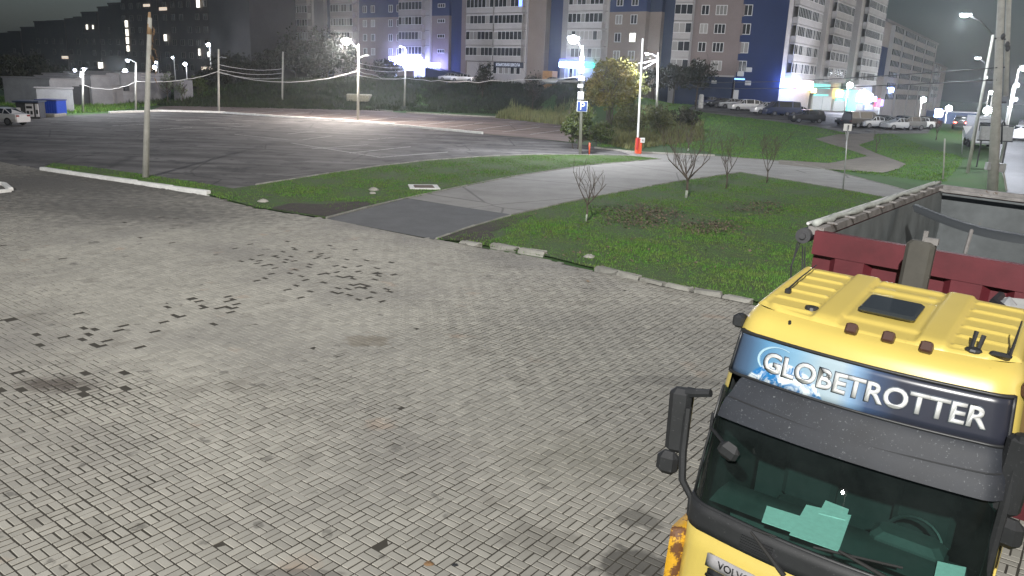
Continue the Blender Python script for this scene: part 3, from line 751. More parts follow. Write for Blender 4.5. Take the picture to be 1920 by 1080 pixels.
sign_text('ЯЗЫКОВАЯ ШКОЛА', (z1 - z0) * .8, M['sign_letters'], r, Matrix.Translation(((s0 + s1) / 2, .31, (z0 + z1) / 2)) @ FRONT @ Matrix.Scale(.78, 4, (1, 0, 0)))
r, _ = signboard(F3, 'illuminated_sign', 'glaring violet white illuminated sign low on the beige block beside the grey canopy', 'illuminated sign', (742, 108), (800, 122), M['sign_glow'], 1.3, 2.0)
r, _ = signboard(F3, 'illuminated_sign', 'smaller glaring white lit panel right of the violet white sign', 'illuminated sign', (815, 119), (834, 127), M['sign_glow'], 1.3, 1.7)
r, (s0, s1, z0, z1) = signboard(F3, 'illuminated_sign', 'white to green lit pharmacy style sign behind the pole with the parking sign', 'illuminated sign', (1059, 117), (1104, 127), M['sign_white'], 1.3, 1.8)
mb = MB(); mb.box(s0, s1, 1.3, 1.75, z1 + .01, z1 + .45); mb.build('blue_band', M['sign_blue'], r)
mb = MB(); mb.cbox((F3.s(1114, 124), 1.55, (z0 + z1) / 2), (F3.s(1124, 124) - s1 - .05, .5, (z1 - z0)), bev=.15); mb.build('green_end', M['sign_green'], r)
wallpart(b3, 'shop_window', M['shopglow'], sx(748), sx(790), 1.15, 1.22, F3.z(770, 146), F3.z(770, 124)); wallpart(b3, 'shop_window', M['shopglow'], sx(792), sx(803), .3, .4, F3.z(797, 144), F3.z(797, 122))
wallpart(b3, 'shop_entrance', M['shopwarm'], sx(805), sx(815), .3, .4, F3.z(810, 144), F3.z(810, 130))
wallpart(b3, 'shop_window', M['shopglow'], sx(818), sx(823), .3, .4, F3.z(820, 143), F3.z(820, 131))
mb = MB(); mb.add([(sx(824), 0, 0), (sx(872), 0, 0), (sx(872), 4, 0), (sx(824), 4, 0), (sx(824), 0, F3.z(824, 128)), (sx(872), 0, F3.z(872, 138)), (sx(872), 4, F3.z(872, 138)), (sx(824), 4, F3.z(824, 128))], [(0, 3, 2, 1), (4, 5, 6, 7), (0, 1, 5, 4), (1, 2, 6, 5), (2, 3, 7, 6), (3, 0, 4, 7)])
mb.build('entrance_canopy', M['dkblue'], b3)
for k in range(5): window(b3, sx(930 + 11 * k), .02, F3.z(950, 139), 1.0, 1.35, 0, 'curtain' if k in (1, 2) else 'pane', 'shop_window')
for k in range(3): window(b3, sx(1066 + 8 * k), .02, F3.z(1075, 152), .8, 2.2, 0, 'curtain' if k != 1 else 'pane', 'shop_window')
wallpart(b3, 'brick_porch', mat('orange_brick', (.42, .23, .10), .8, var=.2), sx(1040), sx(1058), 1.6, 3.2, 0, F3.z(1048, 134))
wallpart(b3, 'porch_wall', M['mauve'], sx(762), sx(792), 2.3, 2.6, 0, F3.z(778, 133))

# ---- corner tower on the right ----------------------------------------------
PA, PB = atd(1260, 80, 134), atd(1471, 80, 128)
F4 = Facade((PA.x, PA.y), (PB.x, PB.y)); EP = atd(1648, 80, 182); F4s = Facade((PB.x, PB.y), (EP.x, EP.y))
b4 = F4.root('corner_tower', 'pinkish tower block with blue corner and lit shops along its street side', 'apartment tower')
def s4(px): return F4.s(px)
def rel(o):  # parts measured on the street side hang under the same building
    o.parent = b4; o.matrix_parent_inverse = Matrix.Identity(4); o.matrix_basis = F4.Mx.inverted() @ F4s.Mx @ o.matrix_basis; return o
P4 = 2.80; Z4 = F4.z(1350, 139); NF4 = 9; f4 = [Z4 - .3 + P4 * k for k in range(NF4 + 1)]; T4 = f4[-1] + .4
def seg4(name, mt, a, b, d, z0=-3.0, z1=None, back=-12): return wallpart(b4, name, M[mt], s4(a), s4(b), back, d, z0, z1 or T4)
seg4('wall', 'panel_w', 1260, 1297, -.2); seg4('wall', 'mauve', 1297, 1386, 0.0, f4[0] - .1); seg4('wall', 'blue', 1386, 1471, -.15)
wallpart(b4, 'podium', M['dkblue'], s4(1275), s4(1382), -11.7, 1.2, -3, f4[0] - .12)
wallpart(b4, 'podium_coping', M['panel_w'], s4(1275), s4(1383), -.5, 1.35, f4[0] - .115, f4[0] + .12)
for k in range(NF4):
    z = f4[k]
    if k > 0 or True: balcony(b4, s4(1262), s4(1295), .9, z - .15, P4)
    for px in (1317, 1347): window(b4, s4(px), .01, z + .85, 1.25 if px == 1317 else 1.75, 1.5, 1 if px == 1317 else 2, random.choice(('pane', 'curtain', 'pane')))
    window(b4, s4(1396), -.14, z + .8, 1.35, 1.65, 1, random.choice(('pane', 'curtain')))
    wallpart(b4, 'wall_panel', M['mauve'], s4(1386.3), s4(1390), -.14, .0, z + .7, z + 2.5)
for q_ in ((1395, 139, 1.0), (1410, 131, .9), (1411, 156, .9)):
    mb = MB(); mb.cbox((s4(q_[0]), .1, F4.z(q_[0], q_[1])), (q_[2], .4, .7), bev=.05); mb.build('air_conditioner', M['frame'], b4)
mb = MB(); mb.cbox((s4(1348), 1.25, F4.z(1348, 154)), (.8, .1, .5)); mb.build('wall_plate', M['frame'], b4)
wallpart(b4, 'door', M['frame'], s4(1385.5), s4(1395), -.1, .05, F4.z(1390, 192), F4.z(1390, 169))
wallpart(b4, 'entrance_light', emit('blue_entrance_light', (.25, .5, 1.0), 2.2), s4(1384), s4(1404), -.1, .02, F4.z(1394, 150), F4.z(1394, 147))
wallpart(b4, 'roof', M['greywall'], s4(1260) - .2, s4(1471) + .2, -12.2, .3, T4, T4 + .4)
# street side
LS = F4s.L
def bays(tot):
    return [(.00, .335, 'panel_w', 0), (.335, .42, 'greywall', -1.4), (.42, .66, 'panel_w', 0), (.66, .76, 'mauve', -1.4), (.76, 1.0, 'panel_w', 0)]
for i, (a, b, mt, d) in enumerate(bays(LS)):
    # measured along the wall in picture shares, turned into metres
    a_, b_ = F4s.s(1471.3 + 177 * a), F4s.s(1471.3 + 177 * b)
    rel(wallpart(b4, 'wall', M[mt], a_ + (.16 if i == 0 else 0), b_, -9.0, d, -4.0, T4 - .01))
    if mt == 'panel_w':
        nb = 1
        for k in range(NF4):
            z = f4[k] + (0)
            o = balcony(b4, a_ + (b_ - a_) * .14, b_ - (b_ - a_) * .06, .9, z - .1, P4); rel(o)
mb = MB(); mb.box(F4s.s(1473), F4s.s(1646), .02, 2.2, -4, Z4 - 5.6); rel(mb.build('shop_plinth', M['greywall'], b4))
def shop(a, b, mt, name='shop_window', d0=.06, d1=.35):
    s0, s1 = F4s.s(a[0], a[1]), F4s.s(b[0], b[1]); xm = (a[0] + b[0]) / 2
    o = wallpart(b4, name, mt, s0, s1, d0, d1, F4s.z(xm, b[1]), F4s.z(xm, a[1])); return rel(o)
shop((1522, 178), (1536, 205), M['shoppale']); shop((1540, 181), (1553, 207), M['shoppale']); shop((1561, 186), (1587, 210), M['shoppale']); shop((1602, 192), (1612, 212), M['shoppale']); shop((1619, 196), (1632, 214), M['shoppale']); shop((1636, 197), (1645, 215), M['shoppale'])
shop((1522, 157), (1553, 166), M['sign_teal'], 'shop_fascia'); shop((1521, 176), (1547, 180), M['sign_teal'], 'shop_fascia', .4, .6); shop((1562, 184), (1600, 189), M['sign_teal'], 'shop_fascia', .4, .6); shop((1602, 190), (1613, 195), M['sign_teal'], 'shop_fascia', .4, .6); shop((1586, 168), (1597, 210), M['sign_teal'], 'lit_column', .4, .7)
def street_sign(label, a, b, mt, cat='illuminated sign', d0=.5, d1=.9, txt=None):
    s0, s1 = F4s.s(a[0], a[1]), F4s.s(b[0], b[1]); xm = (a[0] + b[0]) / 2; z1, z0 = F4s.z(xm, a[1]), F4s.z(xm, b[1])
    r = F4s.root('illuminated_sign', label, cat); mb = MB(); mb.cbox(((s0 + s1) / 2, (d0 + d1) / 2, (z0 + z1) / 2), (abs(s1 - s0), d1 - d0, abs(z1 - z0)), bev=.08)
    mb.build('panel', mt, r); return r
street_sign('long bluish white lit sign at the blue corner of the tower', (1457, 148), (1489, 162), M['sign_white'], d0=.6, d1=1.2)
street_sign('pinkish white lit sign right of the long bluish white one', (1489.5, 151), (1514, 168), M['sign_pink'])
street_sign('small yellow lit sign at the end of the bright corner signs', (1515, 165), (1521, 174), M['sign_yellow'])
street_sign('warm yellow white sign over the teal shop front', (1562, 168), (1571, 182), M['sign_yellow'])
street_sign('pale greenish white sign beside the warm yellow one', (1572, 169), (1584, 184), M['sign_green'])
street_sign('tall pinkish lit sign left of the white bubble signs', (1600, 175), (1608, 190), M['sign_pink'])
street_sign('white lit square sign among the shops before the red sign', (1619, 178), (1625, 192), M['sign_white'])
street_sign('round white lit sign beside the red shop sign', (1627, 181), (1635, 190), M['sign_white'])
street_sign('red and pink lit shop sign near the far end of the tower', (1636.5, 185), (1642, 200), M['sign_red'])
street_sign('violet lit shop sign at the far end of the tower', (1644, 186), (1648, 199), M['sign_violet'])
for i, (x, y) in enumerate(((1613, 172), (1620, 170), (1627, 174), (1634, 178))):
    p = atd(x, y, F4s.A.y + F4s.e.y * F4s.s(x, y) - 1.0); mb = MB(); mb.ball((0, 0, 0), .40, 10, 6); o = mb.build('globe_lamp', M['globe'], None, True); o.location = p
    tag(o, ('leftmost', 'second from the left', 'third from the left', 'rightmost')[i] + ' of the white globe lamps over the shop fronts', 'lamp', 'white globe lamps over the shops')

# ---- towers further down the street ------------------------------------------
def far_tower(label, ax, bx, da, db, ytop_a, ytop_b, bays_, wallm, blue=None):
    A, B = atd(ax, 120, da), atd(bx, 120, db); F = Facade((A.x, A.y), (B.x, B.y))
    r = F.root('apartment_tower', label, 'apartment tower', 'apartment towers along the street')
    zt = F.z(ax, ytop_a); wallpart(r, 'wall', M[wallm], 0, F.L, -14, 0, -8, zt)
    if blue: wallpart(r, 'blue_wall', M['blue'], 0, F.s(blue), -.1, .05, F.z(ax, 143), F.z(ax, 85))
    pitch = 2.8; nfl = int((zt - 2) / pitch)
    for (a, b) in bays_:
        s0, s1 = F.s(a), F.s(b)
        wallpart(r, 'bay', M['panel_w'], s0, s1, .01, 1.0, -8, zt - .3)
        for k in range(nfl):
            z = zt - pitch * (k + 1); mb = MB(); mb.box(s0 + .4, s1 - .4, 1.0, 1.05, z + 1.0, z + 2.4); o = mb.build('window', M['pane'], r)
            mb = MB(); n_ = max(2, int((s1 - s0) / 2))
            for i in range(1, n_): x = s0 + .4 + (s1 - s0 - .8) * i / n_; mb.box(x - .06, x + .06, 1.05, 1.1, z + 1.0, z + 2.4)
            mb.build('frame', M['frame'], o)['kind'] = 'stuff'
    wallpart(r, 'roof', M['greywall'], -.3, F.L + .3, -14.3, .4, zt, zt + .6); return F, r
F5, b5 = far_tower('hazy grey tower with blue edge, second along the street', 1649, 1752, 205, 290, 34, 48, ((1667, 1684), (1688, 1709), (1712, 1729), (1732, 1750)), 'panel', 1666)
F6, b6 = far_tower('faint slim tower furthest along the street in the haze', 1754, 1776, 330, 380, 120, 122, ((1757, 1762), (1764, 1769)), 'panel')
for k in range(11): window(b6, F6.s(1773), .05, F6.z(1773, 192 - 6 * k), 1.1, 1.0, 0, 'lit')
r = F5.root('illuminated_sign', 'white lit sign high on the hazy second tower', 'illuminated sign'); mb = MB(); mb.cbox((F5.s(1675), 1.4, F5.z(1675, 169)), (3.6, .5, 1.2), bev=.1); mb.build('panel', M['sign_white'], r)
pp = atd(1759, 212, 190); mb = MB(); mb.cbox((0, 0, 0), (1.5, .4, 1.9), bev=.05); r = empty('illuminated_sign', (pp.x, pp.y, pp.z), 0, 'white and red lit box sign at the end of the dark wall', 'illuminated sign')
mb.build('panel', M['sign_white'], r); mb = MB(); mb.cbox((1.15, 0, -.1), (.7, .38, 1.5), bev=.05); mb.build('panel', M['sign_pink'], r)
a_, b_ = atd(1736, 215, 205), atd(1762, 215, 190); FW = Facade((a_.x, a_.y), (b_.x, b_.y)); r = FW.root('low_building', 'dark low flat building at the foot of the hazy towers', 'building')
wallpart(r, 'wall', M['dkblue'], 0, FW.L, -8, 0, -6, FW.z(1748, 208)); wallpart(r, 'roof', M['greywall'], -.2, FW.L + .2, -8.2, .3, FW.z(1748, 208), FW.z(1748, 206))

# ---- dark stepped block on the left ------------------------------------------
AL, BL_ = atd(-60, 60, 262), atd(471, 60, 176)
FL = Facade((AL.x, AL.y), (BL_.x, BL_.y)); bl = FL.root('stepped_block', 'dark brown stepped apartment block filling the left background', 'apartment block')
steps = [(-60, 0, 72), (0, 20, 64), (20, 42, 61), (42, 69, 53), (69, 95, 42), (95, 126, 41), (126, 144, 37), (144, 160, 34), (160, 189, 25), (189, 210, 15), (210, 235, 8), (235, 300, -20), (300, 396, -40), (396, 471, -60)]
for i, (a, b, y) in enumerate(steps):
    s0, s1 = FL.s(a), FL.s(b); zt = FL.z((a + b) / 2, y)
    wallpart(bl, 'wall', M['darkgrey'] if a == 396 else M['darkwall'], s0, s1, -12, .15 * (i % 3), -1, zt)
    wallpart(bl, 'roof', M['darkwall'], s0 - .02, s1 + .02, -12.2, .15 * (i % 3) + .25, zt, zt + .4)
for px in range(28, 392, 15):
    s = FL.s(px); i = [k for k, (a, b, y) in enumerate(steps) if a <= px < b][0]; ztop = FL.z(px, steps[i][2])
    nz = int((min(ztop, 36) - 6) / 2.8)
    for k in range(nz):
        z = 4.5 + 2.8 * k
        if random.random() < .75: window(bl, s, .15 * (i % 3) + .01, z, 1.5, 1.4, 1, 'pane', fmat='dimframe')
for (x, y, w_, h_) in ((244, 45, 1.5, 1.7), (244, 61, 1.5, 1.7), (243.5, 76, 1.5, 1.7), (243.5, 91, 1.4, 1.5), (170, 51, 1.1, 1.3), (181, 51, .8, 1.1), (315, 71, 1.4, 1.6), (380, 7, 1.5, 1.8), (187, 122.5, 1.5, 1.7), (192, 122.5, 1.0, 1.6), (377, 98, .9, 1.6), (394, 102, .8, 1.2)):
    window(bl, FL.s(x), .5, FL.z(x, y) - h_ / 2, w_, h_, 0, 'lit')
M['loglow'] = emit('dim_lit_loggia', (1, .82, .66), .8)
for (a, b, y0, y1) in ((307, 321, 14, 20), (278, 290, 8, 13), (117, 129, 105, 110), (379, 399, 125, 131)): wallpart(bl, 'loggia_light', M['loglow'], FL.s(a), FL.s(b), .5, .6, FL.z(a, y1), FL.z(a, y0))

# ---- low grey garage row on the left -------------------------------------------
ga, gb = G(93, 199), G(322, 184)
FG = Facade((ga.x, ga.y), (gb.x, gb.y)); gr = FG.root('garage_row', 'long low pale grey garage building on the grassy rise', 'garage building')
def gseg(a, b, ya, d, mt='garage'):
    s0, s1 = FG.s(a, 160), FG.s(b, 160); wallpart(gr, 'wall', M[mt], s0, s1, -7, d, -1, FG.z((a + b) / 2, ya)); wallpart(gr, 'roof', M['greywall'], s0 - .05, s1 + .05, -7.2, d + .2, FG.z((a + b) / 2, ya), FG.z((a + b) / 2, ya) + .18)
M['garage'] = mat('grey_render', (.30, .30, .325), .9, var=.2, scale=.6, bump=.3)
gseg(93, 152, 150, 0); gseg(152, 166, 147, -.6); gseg(166, 205, 143, .4); gseg(205, 230, 140, -.5); gseg(230, 322, 139, -.2)
for (x, w_, h_) in ((145, 1.6, 2.4), (160, 2.0, 2.6), (217, 2.6, 2.6), (238, .9, .7)):
    s = FG.s(x, 170); wallpart(gr, 'door', M['dark_metal'] if x != 217 else M['greywall'], s - w_ / 2, s + w_ / 2, -.4, .45 if 160 < x < 205 else .06, 0 if h_ > 1 else 1.8, h_ if h_ > 1 else 2.5)
mb = MB(); s = FG.s(311, 165); mb.cbox((s, 3.0, FG.z(311, 168)), (3.0, 1.2, 3.0), bev=.04); mb.build('annex', M['garage'], gr)
pl, pr = G(92, 207), G(120, 207); mb = MB(); mb.cbox((0, 0, 1.2), (3.6, 2.4, 2.5), bev=.04); r = empty('shed', ((pl.x + pr.x) / 2, (pl.y + pr.y) / 2, 0), .5, 'small grey shed joined to the left end of the garages', 'shed'); mb.build('wall', M['garage'], r); mb = MB(); mb.cbox((0, 0, 2.52), (3.9, 2.7, .14)); mb.build('roof', M['greywall'], r)
# ================================================================== POSTS, LAMPS, WIRES
M['lamp_head'] = mat('lamp_housing', (.30, .31, .32), .5, .3)
M['lamp_on'] = emit('lit_lamp_glass', (.92, .95, 1.0), 120.0)
M['lamp_far'] = emit('lit_far_lamp_glass', (.80, .84, 1.0), 60.0)
M['orange'] = mat('orange_paint', (.75, .10, .035), .5, var=.1)
M['redpaint'] = mat('red_paint', (.5, .03, .03), .5)
M['sign_face_blue'] = mat('blue_road_sign', (.02, .055, .22), .35, spec=.6)
M['sign_face_white'] = mat('white_sign_face', (.75, .75, .74), .4)
M['vine'] = mat('dry_vine', (.20, .12, .06), .9, var=.3, scale=6)
POLE = {}
def post(key, base, top, r0, r1, label, cat='post', group=None, mt='post', name='lamp_post', gnd=True, lean=True):
    b = G(*base) if gnd else at(*base)
    t = atd(top[0], top[1], b.y)
    r = empty(name, b, 0, label, cat, group); POLE[key] = (r, b, t)
    mb = MB(); mb.tube([Vector((0, 0, -.3)), (t - b) * .5, (t - b)], [r0, (r0 + r1) / 2, r1], 8); mb.build('pole', M[mt], r, True)
    return r, b, t
def onpole(key, px, py):
    """point at the pole's depth under a pixel, in the post's own frame"""
    r, b, t = POLE[key]; return atd(px, py, b.y) - b
def lamp_arm(key, p_from, p_to, lit=None, rad=.035, mt='metal', head=.32, light=0, lcol=(.92, .95, 1)):
    r, b, t = POLE[key]; a = onpole(key, *p_from); c = onpole(key, *p_to); mid = a.lerp(c, .5) + Vector((0, 0, .12 * (c - a).length))
    mb = MB(); mb.tube([a, mid, c], rad, 6); mb.build('arm', M[mt], r, True)
    mb = MB(); d = (c - a).normalized(); mb.cbox((0, 0, 0), (head * 1.6, head * .8, head * .4), Matrix.Translation(c) @ Matrix.Rotation(math.atan2(d.y, d.x), 4, 'Z'), bev=.04); h = mb.build('lamp_head', M['lamp_head'], r)
    if lit:
        mb = MB(); mb.ball(c + Vector((0, -.06, -head * .22)), head * (.58 if lit == 'lamp_on' else .45), 10, 7, (1, .8, .9)); mb.build('lamp_glass', M[lit], h)  # ball enlarged so that the lamp's glare is part of its shape
    if light:
        p = b + c + Vector((0, -1.7, -.7)); point('street_light', p, light, .15, lcol)
    return h

post('a', (272, 333), (281, 33), .17, .10, 'tall pale concrete post rising from the strip of grass behind the white kerb', name='concrete_post')
r, b, t = POLE['a']; mb = MB()
for k in range(26):
    f = random.uniform(.62, .96); p = (t - b) * f + Vector((.16 + random.uniform(-.05, .12) * (1.2 - f) * 4, -.05, 0)); mb.tube([p, p + Vector((random.uniform(-.1, .14), 0, random.uniform(-.3, .2)))], .018, 4)
mb.build('dry_vine', M['vine'], r)
mb = MB(); q_ = (t - b) * .9; mb.tube([q_, (t - b) + Vector((0, 0, .25))], [.13, .06], 8); mb.build('pole_cap', mat('rusty_cap', (.33, .22, .13), .8, var=.3), r, True)

post('b', (410, 210), (409.5, 92), .16, .11, 'concrete post with brackets and cables at the back of the big parking lot')
lamp_arm('b', (410, 108), (421, 108), None, head=.28); 
post('c', (529, 187), (530.5, 97), .15, .12, 'plain pale concrete post standing on the dark bank')
post('d', (671, 227), (672.5, 83), .17, .11, 'concrete lamp post in the middle of the parking kerb, glaring floodlight on its left')
lamp_arm('d', (673, 110), (688, 104), None, head=.30)
lamp_arm('d', (671, 92), (650, 75), 'lamp_on', head=.75, light=17000, lcol=(1, .90, .82))
post('e', (758, 199), (761.5, 92), .16, .11, 'pale post on the bank in front of the glaring violet white sign')
lamp_arm('e', (761, 92), (752, 87), 'lamp_far', head=.3, light=7000, lcol=(.80, .82, 1.0))  # light added to this post's lamp to brighten the block behind
post('f', (1088, 289), (1092, 86), .13, .07, 'post carrying the blue parking sign and grey boxes')
lamp_arm('f', (1091, 92), (1075, 71), 'lamp_on', head=.6, light=6500)
r, b, t = POLE['f']
mb = MB(); c = onpole('f', 1091.5, 110); mb.tube([onpole('f', 1091, 128) + Vector((0, -.05, 0)), c, onpole('f', 1092, 96)], [.10, .20, .05], 8); mb.build('wrapped_cover', mat('pale_wrap', (.6, .58, .40), .7), r, True)
for (x0, y0, x1, y1, n_) in ((1083, 172, 1094, 187, 'junction_box'), (1085, 130, 1095, 138, 'junction_box'), (1085, 143, 1096, 152, 'junction_box'), (1083, 158, 1093, 165, 'junction_box')):
    a = onpole('f', x0, y0); c = onpole('f', x1, y1); mb = MB(); mb.cbox(((a.x + c.x) / 2, (a.y + c.y) / 2 - .16, (a.z + c.z) / 2), (abs(c.x - a.x), .2, abs(a.z - c.z)), bev=.02); mb.build(n_, M['metal'], r)
a = onpole('f', 1082, 190.5); c = onpole('f', 1100.5, 208.5); w_ = abs(c.x - a.x); mid = (a + c) / 2 + Vector((0, -.2, 0))
mb = MB(); mb.cbox(tuple(mid), (w_, .04, w_), bev=.012); sg = mb.build('parking_sign', M['sign_face_white'], r)
mb = MB(); mb.cbox(tuple(mid + Vector((0, -.024, 0))), (w_ * .90, .012, w_ * .90), bev=.004); mb.build('sign_face', M['sign_face_blue'], sg)
sign_text('P', w_ * 1.0, M['sign_face_white'], sg, Matrix.Translation(mid + Vector((0, -.034, 0))) @ Matrix.Rotation(R(90), 4, 'X'), 'lettering', .004)
post('g', (1231, 225), (1234, 99), .17, .10, 'lamp post on the lawn with its lamp arm to the left, behind the raised barrier')
lamp_arm('g', (1233, 108), (1213, 100), 'lamp_far', head=.34, light=6000, lcol=(.9, .92, 1))
for a_, c_ in (((1233, 112), (1197, 119)), ((1233, 113), (1206, 129))):
    mb = MB(); mb.tube([onpole('g', *a_), onpole('g', *c_)], .04, 5); mb.build('stay_wire', M['cable'], POLE['g'][0])
post('h', (155, 211), (156, 131), .13, .09, 'short lamp post with a lit lamp beside the blue container')
lamp_arm('h', (156, 132), (158, 128), 'lamp_far', head=.36, light=1300)
mb = MB(); mb.tube([onpole('h', 151.5, 134), onpole('h', 151.5, 146)], .09, 6); mb.build('side_lamp', M['frame'], POLE['h'][0], True)
post('i', (254, 209), (255, 117), .13, .09, 'lamp post with a bent arm and lit lamp in front of the grey garages')
lamp_arm('i', (255, 118), (240, 112), 'lamp_far', head=.4, light=1700)
# courtyard lamps far behind
def far_lamp(px, py, dist, label, light=0, hgt=None, col=(.85, .88, 1), size=.32, emat='lamp_far', group='lit lamps behind'):
    size *= 1.05; light *= 1.8
    p = atd(px, py, dist); g = terr(p.x, p.y); g = min(g, p.z - 2.5)
    r = empty('street_lamp', (p.x, p.y, g), 0, label, 'street lamp', group)
    mb = MB(); mb.tube([Vector((0, .5, -.3)), Vector((0, .5, p.z - g))], [.11, .07], 6); mb.build('pole', M['post'], r, True)
    mb = MB(); mb.tube([Vector((0, .5, p.z - g)), Vector((0, .1, p.z - g + .25))], .05, 5); mb.cbox((0, -.05, p.z - g + .22), (.35, .7, .12), bev=.03); h = mb.build('lamp_head', M['lamp_head'], r)
    mb = MB(); mb.ball((0, -.1, p.z - g), size, 10, 7, (1, .8, .9)); mb.build('lamp_glass', M[emat], h, True)  # oversized ball, the glare built into the glass
    if light: point('street_light', p + Vector((0, -1.6, -.6)), light, .2, col)
for i, (x, y, d_, s_, lb, lt) in enumerate(((235, 133, 125, .34, 'greenish lamp just under the bent armed lamp post, over the garage roof', 500), (290, 126, 150, .34, 'lower of the two close lamps right of the tall pale post', 0), (293, 117, 155, .22, 'upper small lamp right of the tall pale post', 0), (324, 108, 160, .2, 'small lamp between the twin lamps and the brighter lone one', 0), (347, 120, 155, .33, 'lone bright lamp over the shrubs left of the bracketed post', 400), (391, 84, 172, .40, 'bright lamp high before the right end of the dark block', 900), (141, 132, 125, .2, 'faint small lamp left of the short lit lamp post', 0), (195, 138, 128, .22, 'violet lamp above the middle of the garage roof', 0), (473, 93, 190, .36, 'upper left lamp in the gap between the two blocks', 300), (480, 101, 188, .36, 'lower right lamp in the gap between the two blocks', 0))):
    far_lamp(x, y, d_, lb, lt, size=s_)
# street lamps along the road on the right
for i, (x, y, d_, s_, lb, lt) in enumerate(((1593, 160, 128, .45, 'tall white glowing lamp among the shop fronts of the tower', 2600), (1731, 187, 190, .6, 'violet white lamp at the foot of the hazy second tower', 2500), (1779, 203, 170, .6, 'cluster bright lamp above the red tail lights', 1800), (1807, 212, 230, .4, 'small white lamp right of the red lights', 0), (1821, 214, 250, .3, 'tiny lamp furthest right before the fenced post', 0), (1858, 173, 120, .26, 'violet lamp just left of the big utility pole', 0), (1848, 145, 200, .3, 'tiny high lamp left of the big utility pole', 0), (1852, 207, 180, .9, 'wide white glow low behind the utility pole', 1500), (1905, 160, 95, .24, 'large lit lamp right of the utility pole', 1400), (1903, 186, 125, .28, 'lit lamp under the large one right of the utility pole', 1500), (1894, 200, 150, .34, 'low bright lamp right of the utility pole near the road', 1500), (1917, 128, 70, .2, 'lamp at the right edge above the others', 1800))):
    far_lamp(x, y, d_, lb, lt, size=s_, emat='lamp_on', group='street lamps along the road')
def arm_lamp(p0, p1, d0, d1, label, light):
    a, b = atd(*p0, d0), atd(*p1, d1); g = terr(a.x, a.y)
    r = empty('street_lamp', (a.x, a.y, g), 0, label, 'street lamp', 'street lamps along the road')
    mb = MB(); mb.tube([Vector((0, 0, -.3)), Vector((0, 0, a.z - g))], [.13, .09], 8); mb.build('pole', M['post'], r, True)
    v = b - Vector((a.x, a.y, g)); mb = MB(); mb.tube([Vector((0, 0, a.z - g)), Vector((0, 0, a.z - g)).lerp(v, .5) + Vector((0, 0, .25)), v], .05, 6); mb.build('arm', M['dark_metal'], r, True)
    mb = MB(); mb.cbox(tuple(v), (.8, .3, .16), bev=.04); h = mb.build('lamp_head', M['lamp_head'], r); mb = MB(); mb.ball(v + Vector((-.1, -.05, -.1)), .2, 8, 5, (1.3, .8, .5)); mb.build('lamp_glass', M['lamp_on'], h)
    point('street_light', b + Vector((-.6, -.9, -.6)), light, .15, (.9, .97, 1))
arm_lamp((1862, 65), (1811, 27), 60, 58, 'lit lamp on a long slanting arm at the top right, the higher of the two', 3500)
arm_lamp((1868, 144), (1834, 108), 100, 98, 'fainter lit lamp on a slanting arm below the higher one', 2500)

# raised boom barrier
b = G(1196, 288); r = empty('boom_barrier', b, R(8), 'raised white boom barrier on an orange housing at the lot exit', 'barrier')
k = b.y / FPX
mb = MB(); mb.cbox((0, 0, 14 * k), (10 * k, 12 * k, 28 * k), bev=.03); mb.build('housing', M['orange'], r)
mb = MB(); mb.tube([Vector((-4 * k, -.25, 24 * k)), Vector((-9 * k, -.25, 203 * k))], [.09, .07], 6); mb.build('boom', M['frame'], r)
mb = MB(); mb.tube([Vector((-4.2 * k, -.25, 8 * k)), Vector((-4 * k, -.25, 30 * k))], .10, 6); mb.build('boom_mount', M['redpaint'], r)
mb = MB(); mb.cbox((5 * k, -.3, 25 * k), (8 * k, .05, 9 * k), bev=.01); s_ = mb.build('sign_plate', M['sign_face_white'], r); mb = MB(); mb.cbox((5 * k, -.335, 25 * k), (3.5 * k, .015, 3.5 * k), bev=.004); mb.build('printed_mark', M['metal'], s_)

# sign posts and thin posts on the right lawns
post('k', (1581, 360), (1590, 237), .035, .035, 'slender leaning post with a square white sign turned to the path', 'sign post', mt='metal', name='sign_post')
r, b, t = POLE['k']; a = onpole('k', 1583.5, 232); c = onpole('k', 1597, 246); mb = MB(); mb.cbox(((a.x + c.x) / 2, .06, (a.z + c.z) / 2), (abs(c.x - a.x), .03, abs(a.z - c.z)), bev=.01); s_ = mb.build('sign_plate', M['sign_face_white'], r)
mb = MB(); mb.cbox(((a.x + c.x) / 2 + .02, .035, (a.z + c.z) / 2), (.09, .02, .24), bev=.008); mb.build('printed_mark', M['black'], s_)
mb = MB(); a = onpole('k', 1585.5, 247); c = onpole('k', 1588, 269); e_ = onpole('k', 1591.5, 247); mb.tube([a, c, e_], .025, 5); mb.build('bracket', M['metal'], r)
post('l', (1769, 336), (1771.5, 260), .05, .05, 'plain thin pale post standing behind the open tipper', 'post', mt='post', name='thin_post')
post('m', (1804, 288), (1806, 243), .05, .05, 'short post with a triangular sign near the red lights', 'sign post', mt='metal', name='sign_post')
r, b, t = POLE['m']; z_ = (t - b).z; mb = MB(); mb.add([(-.45, -.08, z_ + .35), (.45, -.08, z_ + .35), (0, -.08, z_ - .45), (-.45, -.05, z_ + .35), (.45, -.05, z_ + .35), (0, -.05, z_ - .45)], [(0, 2, 1), (3, 4, 5), (0, 1, 4, 3), (1, 2, 5, 4), (2, 0, 3, 5)]); mb.build('sign_plate', M['sign_face_white'], r)
post('n', (1105, 290), (1105.5, 268), .06, .06, 'short orange stake beside the verge under the parking sign', 'stake', mt='orange', name='marker_stake')

